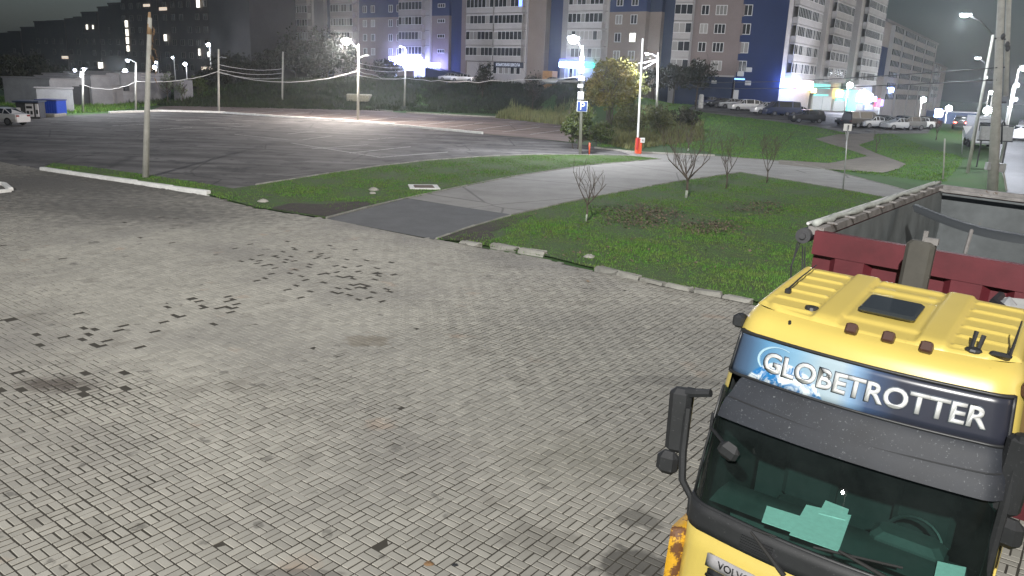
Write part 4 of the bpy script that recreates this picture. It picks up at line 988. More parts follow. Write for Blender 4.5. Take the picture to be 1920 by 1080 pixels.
# lamp on a low post behind the camera: its glint shows in the windscreen
p = Vector((-7.4, -5.1, 3.45)); r = empty('forecourt_lamp', (p.x, p.y - .3, 0), 0, 'low forecourt lamp behind the camera, mirrored in the windscreen', 'lamp')
mb = MB(); mb.tube([Vector((0, 0, 0)), Vector((0, 0, p.z))], .06, 8); mb.build('pole', M['post'], r, True)
mb = MB(); mb.cbox((0, .1, p.z + .1), (.4, .4, .12), bev=.03); h = mb.build('lamp_head', M['lamp_head'], r); mb = MB(); mb.ball((0, .3, p.z), .13, 10, 6); mb.build('lamp_glass', emit('bright_lamp_glass', (1, .98, .93), 400), h, True)
# big utility pole
post('u', (1862, 356), (1880, -60), .32, .17, 'massive pale concrete utility pole by the road on the right', 'utility pole', name='utility_pole')
r, b, t = POLE['u']
mb = MB(); mb.tube([onpole('u', 1886, 180) , onpole('u', 1893, -40)], .14, 7); mb.build('second_pole', M['post'], r, True)
mb = MB(); mb.tube([onpole('u', 1861, 193), onpole('u', 1886, 192)], .06, 5); mb.tube([onpole('u', 1865, 72), onpole('u', 1890, 74)], .05, 5); mb.tube([onpole('u', 1866, 127), onpole('u', 1888, 126)], .05, 5); mb.build('cross_arm', M['dark_metal'], r)
for (x, y) in ((1876, 69), (1884, 84), (1885, 91)):
    mb = MB(); mb.ball(onpole('u', x, y) + Vector((0, -.25, 0)), .13, 7, 5, (1, 1, 1.5)); mb.build('insulator', M['dark_metal'], r, True)
for (x0, y0, x1, y1) in ((1850, 304, 1856, 319), (1873, 306, 1882, 323)):
    a = onpole('u', x0, y0); c = onpole('u', x1, y1); mb = MB(); mb.cbox(((a.x + c.x) / 2, (a.y + c.y) / 2, (a.z + c.z) / 2), (abs(c.x - a.x), .3, abs(a.z - c.z)), bev=.02); mb.build('meter_box', M['metal'], r)
mb = MB(); mb.tube([onpole('u', 1881, 320), onpole('u', 1889, 368)], .06, 5); mb.build('strut', M['post'], r)
mb = MB(); mb.tube([onpole('u', 1878, 270) , onpole('u', 1879, 232), onpole('u', 1882, 226), onpole('u', 1884, 234)], .05, 6); mb.build('conduit', M['black'], r, True)

# grey notice board and the lorry behind it
b = G(1868, 300); d_ = b.y - 8; k = d_ / FPX
a_, c_ = atd(1840, 235, d_), atd(1896, 263, d_); gnd = terr(a_.x, d_)
r = empty('notice_board', ((a_.x + c_.x) / 2, d_, gnd), R(-4), 'large blank grey board behind the utility pole', 'board')
mb = MB(); mb.cbox((0, 0, (a_.z + c_.z) / 2 - gnd - .1), (abs(c_.x - a_.x), .12, 27 * k), bev=.02); mb.build('panel', M['metal'], r)
mb = MB(); mb.cbox((0, 0, (a_.z + c_.z) / 2 - gnd + 14 * k), (abs(c_.x - a_.x) + .1, .16, .1)); mb.cbox((0, 0, (a_.z + c_.z) / 2 - gnd - 14.5 * k), (abs(c_.x - a_.x) + .1, .16, .1)); mb.build('frame', M['dark_metal'], r)
for s in (-1, 1): mb = MB(); mb.tube([Vector((s * 1.0, .1, -.3)), Vector((s * 1.0, .1, (a_.z + c_.z) / 2 - gnd + 10 * k))], .06, 6); mb.build('leg', M['dark_metal'], r)

# overhead cables
def cable(label, p0, p1, sag, rad=.035, wob=.05, mt='cable'):
    n_ = 15; pts = []
    for i in range(n_ + 1):
        t = i / n_; p = p0.lerp(p1, t); p.z -= sag * 4 * t * (1 - t); p.z += random.uniform(-wob, wob) if 0 < i < n_ else 0; pts.append(p)
    mb = MB(); mb.tube(pts, rad, 5); o = mb.build('overhead_cable', M[mt], None, True); tag(o, label, 'cable', 'overhead cables'); return o
def pz(key, px, py): r, b, t = POLE[key]; return atd(px, py, b.y) + Vector((0, -.18, 0))
cable('lowest bright cable from the bracketed post to the middle lamp post', pz('b', 410, 134), pz('d', 671, 133), 1.3)
cable('bright cable from the bent armed lamp post to the bracketed post', pz('i', 255, 153), pz('b', 410, 134), .5)
cable('bright cable between the short lit post and the bent armed lamp post', pz('h', 156, 158), pz('i', 255, 153), .7)
cable('bright wavy cable from the middle lamp post to the post on the bank', pz('d', 672, 133), pz('e', 760, 146), .4, wob=.12)
cable('long bright cable dipping from the bank post to the parking sign post', pz('e', 760, 146), pz('f', 1091, 143), .5, .03, .1)
for i, (ya, yb) in enumerate(((118, 126), (127, 133), (141, 147))):
    cable(('top', 'middle', 'lowest')[i] + ' of the three thin wires right of the middle lamp post', pz('d', 673, ya), pz('e', 760, yb), .3, .028, .02)
for i, (ya, yb) in enumerate(((121, 129), (130, 137), (136, 146))):
    cable(('top', 'middle', 'lowest')[i] + ' of the thin wires from the bracketed post towards the plain bank post', pz('b', 411, ya), pz('c', 529, yb), .4, .028, .02)
for i, (ya, yb) in enumerate(((138, 140), (143, 146), (148, 150))):
    cable(('top', 'middle', 'lowest')[i] + ' of the short wires behind the tall pale post', atd(265, ya, 105), atd(312, yb, 118), .1, .03, .0)
cable('thin dark wire crossing before the right tower to the utility pole', atd(1240, 150, 140), pz('u', 1866, 127), .6, .035, 0, 'dark_metal')
cable('second thin dark wire under the first before the right tower', atd(1240, 158, 140), pz('u', 1866, 150), .6, .035, 0, 'dark_metal')

# ================================================================== SMALL THINGS
# white framed manhole, loose stones, concrete block, standing stone
p = at(795, 352); r = empty('manhole_surround', (p.x, p.y, .03), R(12), 'white concrete frame of a manhole sunk in the verge lawn', 'manhole')
mb = MB()
for (x, y, a, b_) in ((0, .62, 1.5, .26), (0, -.62, 1.5, .26), (.62, 0, .26, .98), (-.62, 0, .26, .98)): mb.cbox((x, y, -.02), (a, b_, .12), bev=.02)
mb.build('frame', M['white_kerb'], r); mb = MB(); mb.cbox((0, 0, .02), (.97, .97, .06), bev=.01); mb.build('cover', mat('rusty_cover', (.12, .085, .06), .8, var=.3), r)
def rock(name, px, s, seed, label, mt='concrete'):
    r_ = random.Random(seed); p = G(*px); mb = MB(); mb.ball((0, 0, s * .3), s, 9, 6, (1.3, .9, .6)); mb.v = [(x * r_.uniform(.85, 1.15), y * r_.uniform(.85, 1.15), z * r_.uniform(.85, 1.15)) for x, y, z in mb.v]
    o = mb.build(name, M[mt]); o.location = p; tag(o, label, 'stone')
rock('loose_stone', (701, 358), .19, 1, 'larger pale stone on the verge lawn left of the manhole')
rock('loose_stone', (699, 364), .13, 2, 'small flat stone just below the larger one on the verge lawn')
rock('loose_stone', (493, 380), .17, 3, 'pale stone near the left end of the verge by the paving')
rock('loose_stone', (1105, 484), .14, 4, 'white crumb of stone beside the broken kerb of the right lawn')
rock('dry_clod', (804, 1059), .045, 5, 'reddish brown round clod lying on the pavers at the bottom', 'vine')
rock('dry_clod', (853, 1061), .03, 6, 'small black clod right of the reddish one on the pavers', 'black')
b = G(671, 190); kk = b.y / FPX; mb = MB(); mb.cbox((0, 0, 6.5 * kk), (38 * kk, 1.6, 13 * kk), bev=.12); mb.v = [(x + .5 * z * (x > 0), y, z) for x, y, z in mb.v]
o = mb.build('concrete_block', mat('dirty_concrete', (.36, .35, .27), .9, var=.2, bump=.4)); o.location = (b.x, b.y, b.z); tag(o, 'big pale concrete block on the bank behind the middle lamp post', 'concrete block')
b = G(1313, 203); kk = b.y / FPX; mb = MB(); mb.cbox((0, 0, 12 * kk), (9 * kk, .8, 26 * kk), bev=.15); mb.v = [(x * (1 - .25 * max(0, z - 14 * kk)), y, z) for x, y, z in mb.v]
o = mb.build('standing_stone', mat('mottled_stone', (.42, .42, .41), .9, var=.4, scale=3, bump=.6)); o.location = b; tag(o, 'upright mottled stone at the left end of the parked cars', 'standing stone')

# kiosk: blue container with white machines
M['bluebox'] = mat('blue_painted_steel', (.008, .075, .62), .45, var=.1)
b = G(92, 217); kk = b.y / FPX; yaw = R(8)
r = empty('blue_container', b, yaw, 'bright blue container at the left edge of the parking lot', 'container')
mb = MB(); mb.cbox((0, .8, 15 * kk), (36 * kk, 2.4, 25 * kk), bev=.03); mb.build('body', M['bluebox'], r)
mb = MB()
for i in range(9): mb.box(-17 * kk + i * 4.1 * kk, -17 * kk + i * 4.1 * kk + .06, -.45, -.40, 4 * kk, 26 * kk)
mb.build('ribs', M['bluebox'], r); mb = MB(); mb.cbox((0, .8, 28.1 * kk), (38 * kk, 2.6, .12)); mb.build('roof', mat('dark_blue_roof', (.03, .04, .22), .5), r)
mb = MB(); mb.cbox((1.2 * kk, -.5, .12), (46 * kk, 3.0, .3), bev=.06); o = mb.build('concrete_slab', M['concrete']); o.location = b; o.rotation_euler = (0, 0, yaw); tag(o, 'pale concrete slab under the blue container', 'slab')
b2 = G(54, 222); r = empty('kiosk', b2, R(16), 'white front of a small kiosk with dark openings left of the blue container', 'kiosk')
mb = MB(); mb.cbox((0, 1.0, 14 * kk), (36 * kk, 2.0, 28 * kk), bev=.03); mb.build('body', M['dark_metal'], r)
for (x, w_, z0, z1) in ((-14, 6, 1, 18), (3, 12, 3, 25), (14.5, 5, 3, 25)): mb = MB(); mb.cbox((x * kk, -.05, (z0 + z1) / 2 * kk), (w_ * kk, .14, (z1 - z0) * kk), bev=.02); mb.build('panel', mat('white_panel', (.8, .8, .85), .5) if 'wp' not in M else M['wp'], r)
for (x, w_, z0, z1) in ((3, 9, 17, 21), (0.5, 4, 7, 13), (6, 3.4, 7, 13), (14.6, 3, 8, 15)): mb = MB(); mb.cbox((x * kk, -.13, (z0 + z1) / 2 * kk), (w_ * kk, .05, (z1 - z0) * kk)); mb.build('opening', M['black'], r)
mb = MB(); mb.cbox((0, .8, 28.6 * kk), (40 * kk, 2.8, .14)); mb.build('roof', M['dkblue'], r)

# ================================================================== CARS
CARCOL = {}; M['carrim'] = mat('car_rim', (.14, .14, .15), .4, .4)
def carpaint(name, c): CARCOL[name] = mat('car_paint_' + name, c, .3, .15, coat=.6); return CARCOL[name]
for nme, c in (('white', (.75, .75, .76)), ('silver', (.42, .43, .45)), ('black', (.015, .016, .02)), ('grey', (.12, .125, .13)), ('dark_red', (.16, .02, .025)), ('dark_blue', (.02, .03, .08))): carpaint(nme, c)
M['carglass'] = mat('car_glass', (.012, .015, .018), .06, spec=.8)
M['tail'] = emit('red_tail_light', (1, .04, .03), 90.0); M['tail_off'] = mat('tail_light', (.25, .02, .02), .3)
M['headl'] = mat('headlight_glass', (.75, .76, .8), .15); M['headon'] = emit('lit_headlight', (1, .98, .95), 60.0)
def car_proto(kind):
    if kind == 'suv':
        st = [(-2.25, .80, .80, .80), (-2.15, 1.0, 1.02, .88), (-1.95, 1.05, 1.55, .90), (-1.2, 1.05, 1.66, .92), (.1, 1.03, 1.66, .92), (.45, 1.03, 1.60, .92), (1.15, 1.02, 1.05, .90), (1.95, .95, .96, .87), (2.2, .78, .78, .76)]; cab = (2, 6)
    elif kind == 'van':
        st = [(-2.5, .9, .9, .92), (-2.42, 1.15, 1.7, .94), (-2.3, 1.15, 1.95, .95), (-1.2, 1.15, 2.0, .96), (.9, 1.12, 2.0, .96), (1.25, 1.12, 1.9, .96), (1.95, 1.1, 1.15, .93), (2.4, .98, 1.0, .9), (2.5, .8, .8, .82)]; cab = (2, 6)
    else:
        st = [(-2.2, .72, .72, .76), (-2.1, .92, .93, .83), (-1.65, .96, .98, .86), (-.95, .96, 1.38, .87), (-.2, .95, 1.45, .88), (.3, .94, 1.42, .88), (1.1, .93, .96, .87), (1.95, .82, .84, .84), (2.2, .62, .64, .74)]; cab = (2, 6)
    rows = []
    for x, zb, zr, w in st:
        wr = w - .2 * min(1, (zr - zb) / .4) - .04
        rows.append([(x, -w * .92, .28), (x, -w, .55), (x, -w * .98, zb), (x, -wr, zr), (x, 0, zr + .02), (x, wr, zr), (x, w * .98, zb), (x, w, .55), (x, w * .92, .28)])
    body = MB(); body.grid(rows); n0 = len(body.v)
    body.add([p for p in rows[0]], [tuple(range(9))]); body.add([p for p in rows[-1]], [tuple(reversed(range(9)))])
    body.add([rows[0][0], rows[0][8], rows[-1][8], rows[-1][0]], [(0, 1, 2, 3)])
    for sx_ in (-1.38, 1.38):     # wheel arch shadows
        for s in (-1, 1): pass
    b_ = body.mesh('body')
    gl = MB(); e = .012
    for s, (i2, i3) in ((-1, (2, 3)), (1, (6, 5))):
        for k in range(cab[0], cab[1] - 1):
            A, B, C_, D = [Vector(p) for p in (rows[k][i2], rows[k + 1][i2], rows[k + 1][i3], rows[k][i3])]
            c = (A + B + C_ + D) / 4; q_ = [c.lerp(v, .86) + Vector((0, s * e, .004)) for v in (A, B, C_, D)]; gl.add(q_, [(0, 1, 2, 3) if s < 0 else (3, 2, 1, 0)])
        k = cab[1] - 1; A, B, C_ = [Vector(p) for p in (rows[k][i2], rows[k + 1][i2], rows[k][i3])]; c = (A + B + C_) / 3; gl.add([c.lerp(v, .8) + Vector((0, s * e, 0)) for v in (A, B, C_)], [(0, 1, 2) if s < 0 else (2, 1, 0)])
    for (k0, k1, dx) in ((cab[0] if kind != 'van' else 1, cab[0] + 1 if kind == 'sedan' else cab[0], -1), (cab[1] - 1, cab[1], 1)):
        if k0 == k1: k0 -= 1
        A, B, C_, D = [Vector(p) for p in ((rows[k0][3] if dx > 0 else rows[k0][2]), (rows[k0][5] if dx > 0 else rows[k0][6]), (rows[k1][6] if dx > 0 else rows[k1][5]), (rows[k1][2] if dx > 0 else rows[k1][3]))]
        c = (A + B + C_ + D) / 4; nrm = (B - A).cross(D - A).normalized(); nrm = nrm if nrm.x * dx > 0 else -nrm
        gl.add([c.lerp(v, .88) + nrm * .02 for v in (A, B, C_, D)], [(0, 1, 2, 3)])
    g_ = gl.mesh('glass'); g_.materials.append(M['carglass'])
    wh = MB(); wh.tube([Vector((0, -.11, 0)), Vector((0, .11, 0))], .33, 14); wm = wh.mesh('wheel'); wm.materials.append(M['rubber'])
    rm = MB(); rm.tube([Vector((0, -.125, 0)), Vector((0, .125, 0))], .21, 10); rmm = rm.mesh('rim'); rmm.materials.append(M['carrim'])
    lt = MB(); lt.cbox((0, 0, 0), (.12, .34, .16), bev=.03); ltm = lt.mesh('light'); 
    f = st[-1]; rr = st[0]
    return dict(body=b_, glass=g_, wheel=wm, rim=rmm, light=ltm, front=(f[0] - .08, f[3] - .2, .70), rear=(rr[0] + .06, rr[3] - .16, .80), w=st[4][3], kind=kind)
PROTO = {k: car_proto(k) for k in ('sedan', 'suv', 'van')}
def car(kind, color, loc, yaw, label, group, lights=None, name='parked_car'):
    P = PROTO[kind]; r = empty(name, loc, yaw, label, 'car', group)
    def sub(n_, me, p, at_=(0, 0, 0), mt=None):
        o = bpy.data.objects.new(n_, me); COL.objects.link(o); o.parent = p; o.location = at_
        if mt is not None:
            if not me.materials: me.materials.append(mt)
            o.material_slots[0].link = 'OBJECT'; o.material_slots[0].material = mt
        return o
    sub('body', P['body'], r, mt=CARCOL[color]); sub('glass', P['glass'], r)
    for x in (-1.36, 1.38):
        for s in (-1, 1): w_ = sub('wheel', P['wheel'], r, (x, s * (P['w'] - .1), .33)); sub('rim', P['rim'], w_)
    for s in (-1, 1):
        sub('headlight', P['light'], r, (P['front'][0], s * P['front'][1], P['front'][2]), M['headon'] if lights == 'head' else M['headl'])
        sub('tail_light', P['light'], r, (P['rear'][0], s * P['rear'][1], P['rear'][2]), M['tail'] if lights == 'tail' else M['tail_off'])
    return r
p = G(4, 233); car('sedan', 'white', p, R(170), 'white car cut off by the left edge on the parking lot', 'parked cars')
grp = 'cars parked before the corner tower'
for (x, y, kd, c, yw, lb) in ((1329, 199, 'sedan', 'dark_blue', 200, 'dark car with purple glints right of the standing stone'), (1353, 202, 'sedan', 'black', 195, 'black car second from the standing stone'), (1369, 203, 'sedan', 'silver', 195, 'silver car before the entrance door of the tower'), (1394, 208, 'suv', 'white', 192, 'white estate car before the blue lit entrance'), (1412, 207, 'sedan', 'silver', 190, 'silver car half hidden between the two white estates'), (1437, 214, 'suv', 'white', 190, 'white estate car second from the entrance, near the blue wall'), (1464, 217, 'van', 'dark_blue', 188, 'dark van with pale roof edge under the long white sign'), (1488, 218, 'sedan', 'silver', 188, 'silver car behind the nearest black one at the row end'), (1511, 230, 'suv', 'black', 186, 'black estate car at the right end of the row'),
                          (1614, 239, 'van', 'black', 20, 'black van by the shop fronts right of the small sign post'), (1636, 240, 'sedan', 'silver', 200, 'silver car next to the black van by the shops'), (1662, 240, 'sedan', 'grey', 205, 'grey car third in the row by the shops'), (1681, 243, 'sedan', 'silver', 200, 'silver car before the hazy second tower'), (1700, 243, 'suv', 'grey', 195, 'grey estate car in the row before the hazy tower'), (1649, 237, 'sedan', 'black', 203, 'black car behind the silver ones in the row by the shops'), (1690, 238, 'sedan', 'dark_blue', 203, 'dark blue car between the silver and grey ones before the hazy tower'), (1733, 239, 'sedan', 'black', 200, 'black car past the white one at the very end of the hazy row'), (1598, 235, 'sedan', 'black', 195, 'low black car left of the black van by the shops'), (1720, 241, 'sedan', 'white', 200, 'white car at the right end of the hazy row')):
    p = G(x, y); car(kd, c, p, R(yw), lb, grp)
for (x, y, d_, kd, c, yw, lb) in ((845, 153, 149, 'sedan', 'silver', 170, 'silver car on top of the bank before the grey canopy'), (868, 154, 148.5, 'sedan', 'white', 170, 'pale car right of the silver one on top of the bank'), (1006, 161, 145, 'sedan', 'black', 175, 'black car left of the orange brick porch'), (1033, 162, 143.5, 'sedan', 'grey', 175, 'grey car before the orange brick porch'), (1067, 163, 141.5, 'sedan', 'black', 175, 'black car left of the parking sign post')):
    p = atd(x, y, d_); p.z = max(p.z, terr(p.x, p.y)); car(kd, c, Vector((p.x, p.y, terr(p.x, p.y))), R(yw), lb, 'cars on top of the bank')
p = G(1799, 241); car('suv', 'black', p, R(62), 'car with glowing red tail lights far down the street', 'cars on the road', 'tail', 'car')
p = G(1910, 262); car('suv', 'white', p, R(238), 'pale car at the right edge of the road', 'cars on the road', 'head', 'car')
p = G(1915, 236); car('van', 'white', p, R(238), 'pale van further along the road at the right edge', 'cars on the road', 'head', 'car')
# lorry behind the utility pole
b = G(1846, 281); r = empty('lorry', b, R(-110), 'lorry with a barred grille parked behind the utility pole', 'lorry')
mb = MB(); mb.cbox((0, 0, 1.9), (2.0, 2.4, 2.6), bev=.12); mb.build('cab', CARCOL['silver'], r); mb = MB(); mb.cbox((1.02, 0, 2.4), (.06, 2.1, .9), bev=.05); mb.build('windscreen', M['carglass'], r)
mb = MB(); [mb.cbox((1.03, 0, .9 + .24 * i), (.06, 1.7, .10)) for i in range(4)]; mb.build('grille_bars', M['metal'], r)
mb = MB(); mb.cbox((-3.6, 0, 2.1), (5.0, 2.45, 2.6), bev=.05); mb.build('cargo_box', M['metal'], r)
for x in (-.2, -3.0, -5.0):
    for s in (-1, 1): mb = MB(); mb.tube([Vector((x, s * 1.0, .5)), Vector((x, s * 1.25, .5))], .5, 14); mb.build('wheel', M['rubber'], r)
for s in (-1, 1): mb = MB(); mb.cbox((1.03, s * .95, .85), (.08, .3, .2), bev=.02); mb.build('headlight', M['headl'], r)

# ================================================================== TREES AND SHRUBS
def limbs(mb, p, d, length, rad, depth, rnd_, minr=.006, spread=.6, up=.15, n=5):
    segs = 3; pts = [p]; rads = [rad]; q_ = p; dd = d.normalized()
    for i in range(segs):
        dd = (dd + Vector((rnd_.uniform(-1, 1), rnd_.uniform(-1, 1), rnd_.uniform(-.3, .8))) * .16 + Vector((0, 0, up * .3))).normalized()
        q_ = q_ + dd * (length / segs); pts.append(q_); rads.append(max(minr, rad * (1 - .55 * (i + 1) / segs)))
    mb.tube(pts, rads, n if rad > .03 else 4, False)
    if depth <= 0: return
    for k in range(rnd_.choice((2, 3, 3, 4))):
        i = rnd_.randint(1, segs); side = Vector((rnd_.uniform(-1, 1), rnd_.uniform(-1, 1), rnd_.uniform(-.1, .5))).normalized()
        limbs(mb, pts[i], (dd * (1 - spread) + side * spread + Vector((0, 0, up))).normalized(), length * rnd_.uniform(.55, .8), rads[i] * .7, depth - 1, rnd_, minr, spread, up, n)
def sapling(px, top, label, seed, stems=3, spread=.55, white=True, rad=.06, depth=3):
    b = G(*px); h = (px[1] - top) * b.y / FPX; rn = random.Random(seed)
    r = empty('bare_sapling', b, 0, label, 'sapling', 'bare saplings on the lawns')
    th = h * .26; mb = MB(); mb.tube([Vector((0, 0, -.1)), Vector((.02, 0, th * .5)), Vector((0, .02, th))], [rad * 1.15, rad, rad * .9], 7); mb.build('trunk', M['twig'], r, True)
    if white: mb = MB(); mb.tube([Vector((0, 0, 0)), Vector((.012, 0, th * .42))], [rad * 1.22, rad * 1.12], 7); mb.build('whitewash', mat('whitewash', (.38, .42, .36), .9, var=.3, scale=9), r, True)
    mb = MB()
    for k in range(stems):
        an = 2 * math.pi * k / stems + rn.uniform(-.4, .4); limbs(mb, Vector((0, 0, th * rn.uniform(.8, 1.0))), Vector((math.cos(an) * spread, math.sin(an) * spread, 1)), h * .40, rad * .75, depth, rn, .007, .5, .2)
    mb.build('branches', M['twig'], r, True)
sapling((1099, 416), 283, 'small bare forked sapling nearest the paved square', 11, 4, .75, True, .036, 2)
sapling((1286, 372), 232, 'largest bare sapling, whitewashed at the foot, beside the path', 5, 5, .95, True, .06)
sapling((1361, 354), 250, 'slim bare sapling right of the largest one', 23, 3, .5, False, .038)
sapling((1437, 344), 245, 'slim bare sapling at the lawn edge by the footpath', 31, 3, .5, False, .038)
sapling((1642, 285), 248, 'tiny bare sapling beyond the crooked footpath', 41, 3, .5, False, .05, 2)
sapling((1755, 262), 215, 'thin bare sapling near the end of the car row', 43, 3, .5, False, .06, 2)
sapling((1290, 283), 240, 'thin stemmed bare sapling behind the path on the far lawn', 44, 3, .5, True, .06, 2)

def leafmat(name, a, b_): return mat(name, a, .75, col2=b_, scale=.5, rnd=.45, island=True, spec=.15)
M['leaf_yellow'] = leafmat('yellowing_leaves', (.27, .20, .05), (.11, .14, .04))
M['leaf_green'] = leafmat('green_leaves', (.055, .09, .028), (.09, .10, .035))
M['leaf_olive'] = leafmat('olive_leaves', (.12, .125, .045), (.075, .085, .03))
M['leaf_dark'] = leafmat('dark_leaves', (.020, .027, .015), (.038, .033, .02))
M['leaf_pale'] = leafmat('pale_leaves', (.30, .33, .25), (.10, .13, .07))
def crown(center, rx, ry, rz, nclump, nleaf, size, mt, parent, seed, name='crown', droop=0, fill=.75):
    g = np.random.default_rng(seed)
    d = g.normal(size=(nclump, 3)); d /= np.linalg.norm(d, axis=1)[:, None]; rr_ = g.random(nclump) ** (1 / 2.2)
    c = d * rr_[:, None] * np.array([rx, ry, rz]) * .86; c[:, 2] += .0
    cs = g.uniform(.12, .30, nclump) * (rx + rz) * .5 * fill
    k = g.integers(0, nclump, nleaf); p = c[k] + g.normal(size=(nleaf, 3)) * cs[k][:, None] * np.array([.8, .8, .6])
    e1 = g.normal(size=(nleaf, 3)); e1 /= np.linalg.norm(e1, axis=1)[:, None]; t = g.normal(size=(nleaf, 3)); e2 = np.cross(e1, t); e2 /= np.linalg.norm(e2, axis=1)[:, None]
    s = g.uniform(.6, 1.3, nleaf)[:, None] * size; p = p + np.array(center)
    V = np.stack([p - e1 * s, p - e2 * s * .5, p + e1 * s, p + e2 * s * .5], 1).reshape(-1, 3)
    return link_mesh(name, fast_mesh(name, V, quads=np.arange(4 * nleaf).reshape(-1, 4)), mt, parent)
def tree(px, top, wpx, mt, label, seed, name='tree', trunk_frac=.3, nl=2600, size=.2, dist=None, cat='tree', group=None, stems=1, base=None):
    b = G(*px) if dist is None else atd(px[0], px[1], dist)
    if dist is not None: b.z = terr(b.x, b.y)
    kk = b.y / FPX; zt = HCAM + (hor(px[0]) - top) * kk - b.z; h = zt; w = wpx * kk / 2; rn = random.Random(seed)
    r = empty(name, b, 0, label, cat, group); cz = h * (1 + trunk_frac) / 2; rz = h * (1 - trunk_frac) / 2
    mb = MB()
    for k in range(stems):
        o_ = Vector((rn.uniform(-.3, .3), rn.uniform(-.2, .2), 0)) if stems > 1 else Vector((0, 0, 0))
        mb.tube([o_ + Vector((0, 0, -.2)), o_ * 1.6 + Vector((.03, 0, h * trunk_frac)), o_ * 2.5 + Vector((0, 0, h * .75))], [max(.05, h * .022) / (1 if stems == 1 else 1.6), max(.04, h * .017) / (1 if stems == 1 else 1.6), .02], 7)
    mb.build('trunk', M['wood'], r, True)
    mb = MB()
    for k in range(6 + stems * 2):
        an = rn.uniform(0, 6.28); limbs(mb, Vector((0, 0, h * rn.uniform(trunk_frac * .8, .6))), Vector((math.cos(an), math.sin(an), .8)), h * .28, h * .008 + .012, 2, rn, .012, .5, .1, 4)
    mb.build('limbs', M['wood'], r, True)
    crown((0, 0, cz), w, w * .8, rz, 60, nl, size, M[mt], r, seed)
    return r
tree((1143, 246), 112, 116, 'leaf_yellow', 'yellow green leafy tree with several stems behind the parking sign', 3, trunk_frac=.26, nl=9500, size=.19, stems=4)
tree((1178, 232), 130, 60, 'leaf_olive', 'darker greenish tree growing against the yellow green one', 4, trunk_frac=.25, nl=2400, size=.2)
tree((1083, 279), 188, 66, 'leaf_green', 'dense green shrub round the foot of the parking sign post', 6, 'shrub', .06, 3000, .13, cat='shrub', stems=3)
tree((1125, 272), 222, 60, 'leaf_green', 'low green shrub right of the parking sign post', 8, 'shrub', .04, 1800, .12, cat='shrub', stems=3)
tree((1180, 252), 196, 70, 'leaf_olive', 'pale yellowish shrub behind the raised barrier', 9, 'shrub', .05, 2200, .15, cat='shrub', stems=3)
tree((1235, 246), 190, 74, 'leaf_olive', 'pale yellowish shrub round the foot of the lawn lamp post', 10, 'shrub', .05, 2400, .15, cat='shrub', stems=3)
tree((1283, 240), 196, 60, 'leaf_dark', 'brownish thin shrub right of the lawn lamp post', 12, 'shrub', .05, 1300, .14, cat='shrub', stems=3)
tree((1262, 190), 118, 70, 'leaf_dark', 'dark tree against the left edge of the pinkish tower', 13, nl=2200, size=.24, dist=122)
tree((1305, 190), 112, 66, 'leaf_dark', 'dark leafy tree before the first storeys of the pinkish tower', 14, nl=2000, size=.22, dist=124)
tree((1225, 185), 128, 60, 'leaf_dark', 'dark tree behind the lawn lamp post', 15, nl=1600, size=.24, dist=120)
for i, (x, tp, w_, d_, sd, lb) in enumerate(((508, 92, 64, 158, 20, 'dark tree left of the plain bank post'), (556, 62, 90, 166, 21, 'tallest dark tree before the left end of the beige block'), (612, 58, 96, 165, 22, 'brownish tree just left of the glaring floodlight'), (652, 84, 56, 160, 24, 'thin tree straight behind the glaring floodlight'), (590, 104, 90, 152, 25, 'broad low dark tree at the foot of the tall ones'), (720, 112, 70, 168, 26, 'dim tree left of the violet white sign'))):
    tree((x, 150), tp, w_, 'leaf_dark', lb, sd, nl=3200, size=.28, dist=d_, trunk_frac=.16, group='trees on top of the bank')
tree((905, 150), 114, 42, 'leaf_dark', 'small round dark tree before the beige block left of the dark sign', 30, nl=1300, size=.2, dist=140, trunk_frac=.1)
tree((1000, 152), 128, 44, 'leaf_dark', 'low dark bush right of the dark shop sign', 32, 'shrub', nl=1000, size=.18, dist=136, trunk_frac=.05, cat='shrub')
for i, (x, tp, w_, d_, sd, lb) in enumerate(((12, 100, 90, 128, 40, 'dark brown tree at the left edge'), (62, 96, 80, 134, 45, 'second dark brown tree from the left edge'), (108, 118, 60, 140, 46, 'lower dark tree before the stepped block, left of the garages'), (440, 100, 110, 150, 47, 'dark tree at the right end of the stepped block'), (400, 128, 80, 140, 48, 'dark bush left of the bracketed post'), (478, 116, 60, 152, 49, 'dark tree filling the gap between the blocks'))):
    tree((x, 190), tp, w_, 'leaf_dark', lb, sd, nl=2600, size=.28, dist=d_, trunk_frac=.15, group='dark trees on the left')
tree((314, 186), 130, 28, 'leaf_pale', 'small pale leaved tree beside the garage annex', 50, nl=700, size=.13, dist=117, trunk_frac=.3)
tree((341, 184), 148, 26, 'leaf_pale', 'thin pale bush right of the garage annex', 51, 'shrub', nl=380, size=.13, dist=118, trunk_frac=.2, cat='shrub')
tree((372, 180), 140, 46, 'leaf_green', 'green bush below the bracketed post lamps', 52, 'shrub', nl=900, size=.17, dist=124, trunk_frac=.1, cat='shrub')
LIT = [(G(930, 221).x, G(930, 221).y), (G(1065, 236).x, G(1065, 236).y), (G(1085, 222).x, G(1085, 222).y), (G(1075, 192).x, G(1075, 192).y), (G(960, 196).x, G(960, 196).y)]
blades('bank_weeds', LIT, 2600, .4, 1.5, .16, mat('lamplit_weed_leaves', (.20, .25, .09), .75, col2=(.22, .20, .09), scale=.5, rnd=.4, island=True), lean=.5)  # lamp light on this part of the slope, painted as paler leaves
SHR = [(G(1100, 262).x, G(1100, 262).y), (G(1180, 280).x, G(1180, 280).y), (G(1320, 262).x, G(1320, 262).y), (G(1310, 225).x, G(1310, 225).y), (G(1130, 235).x, G(1130, 235).y)]
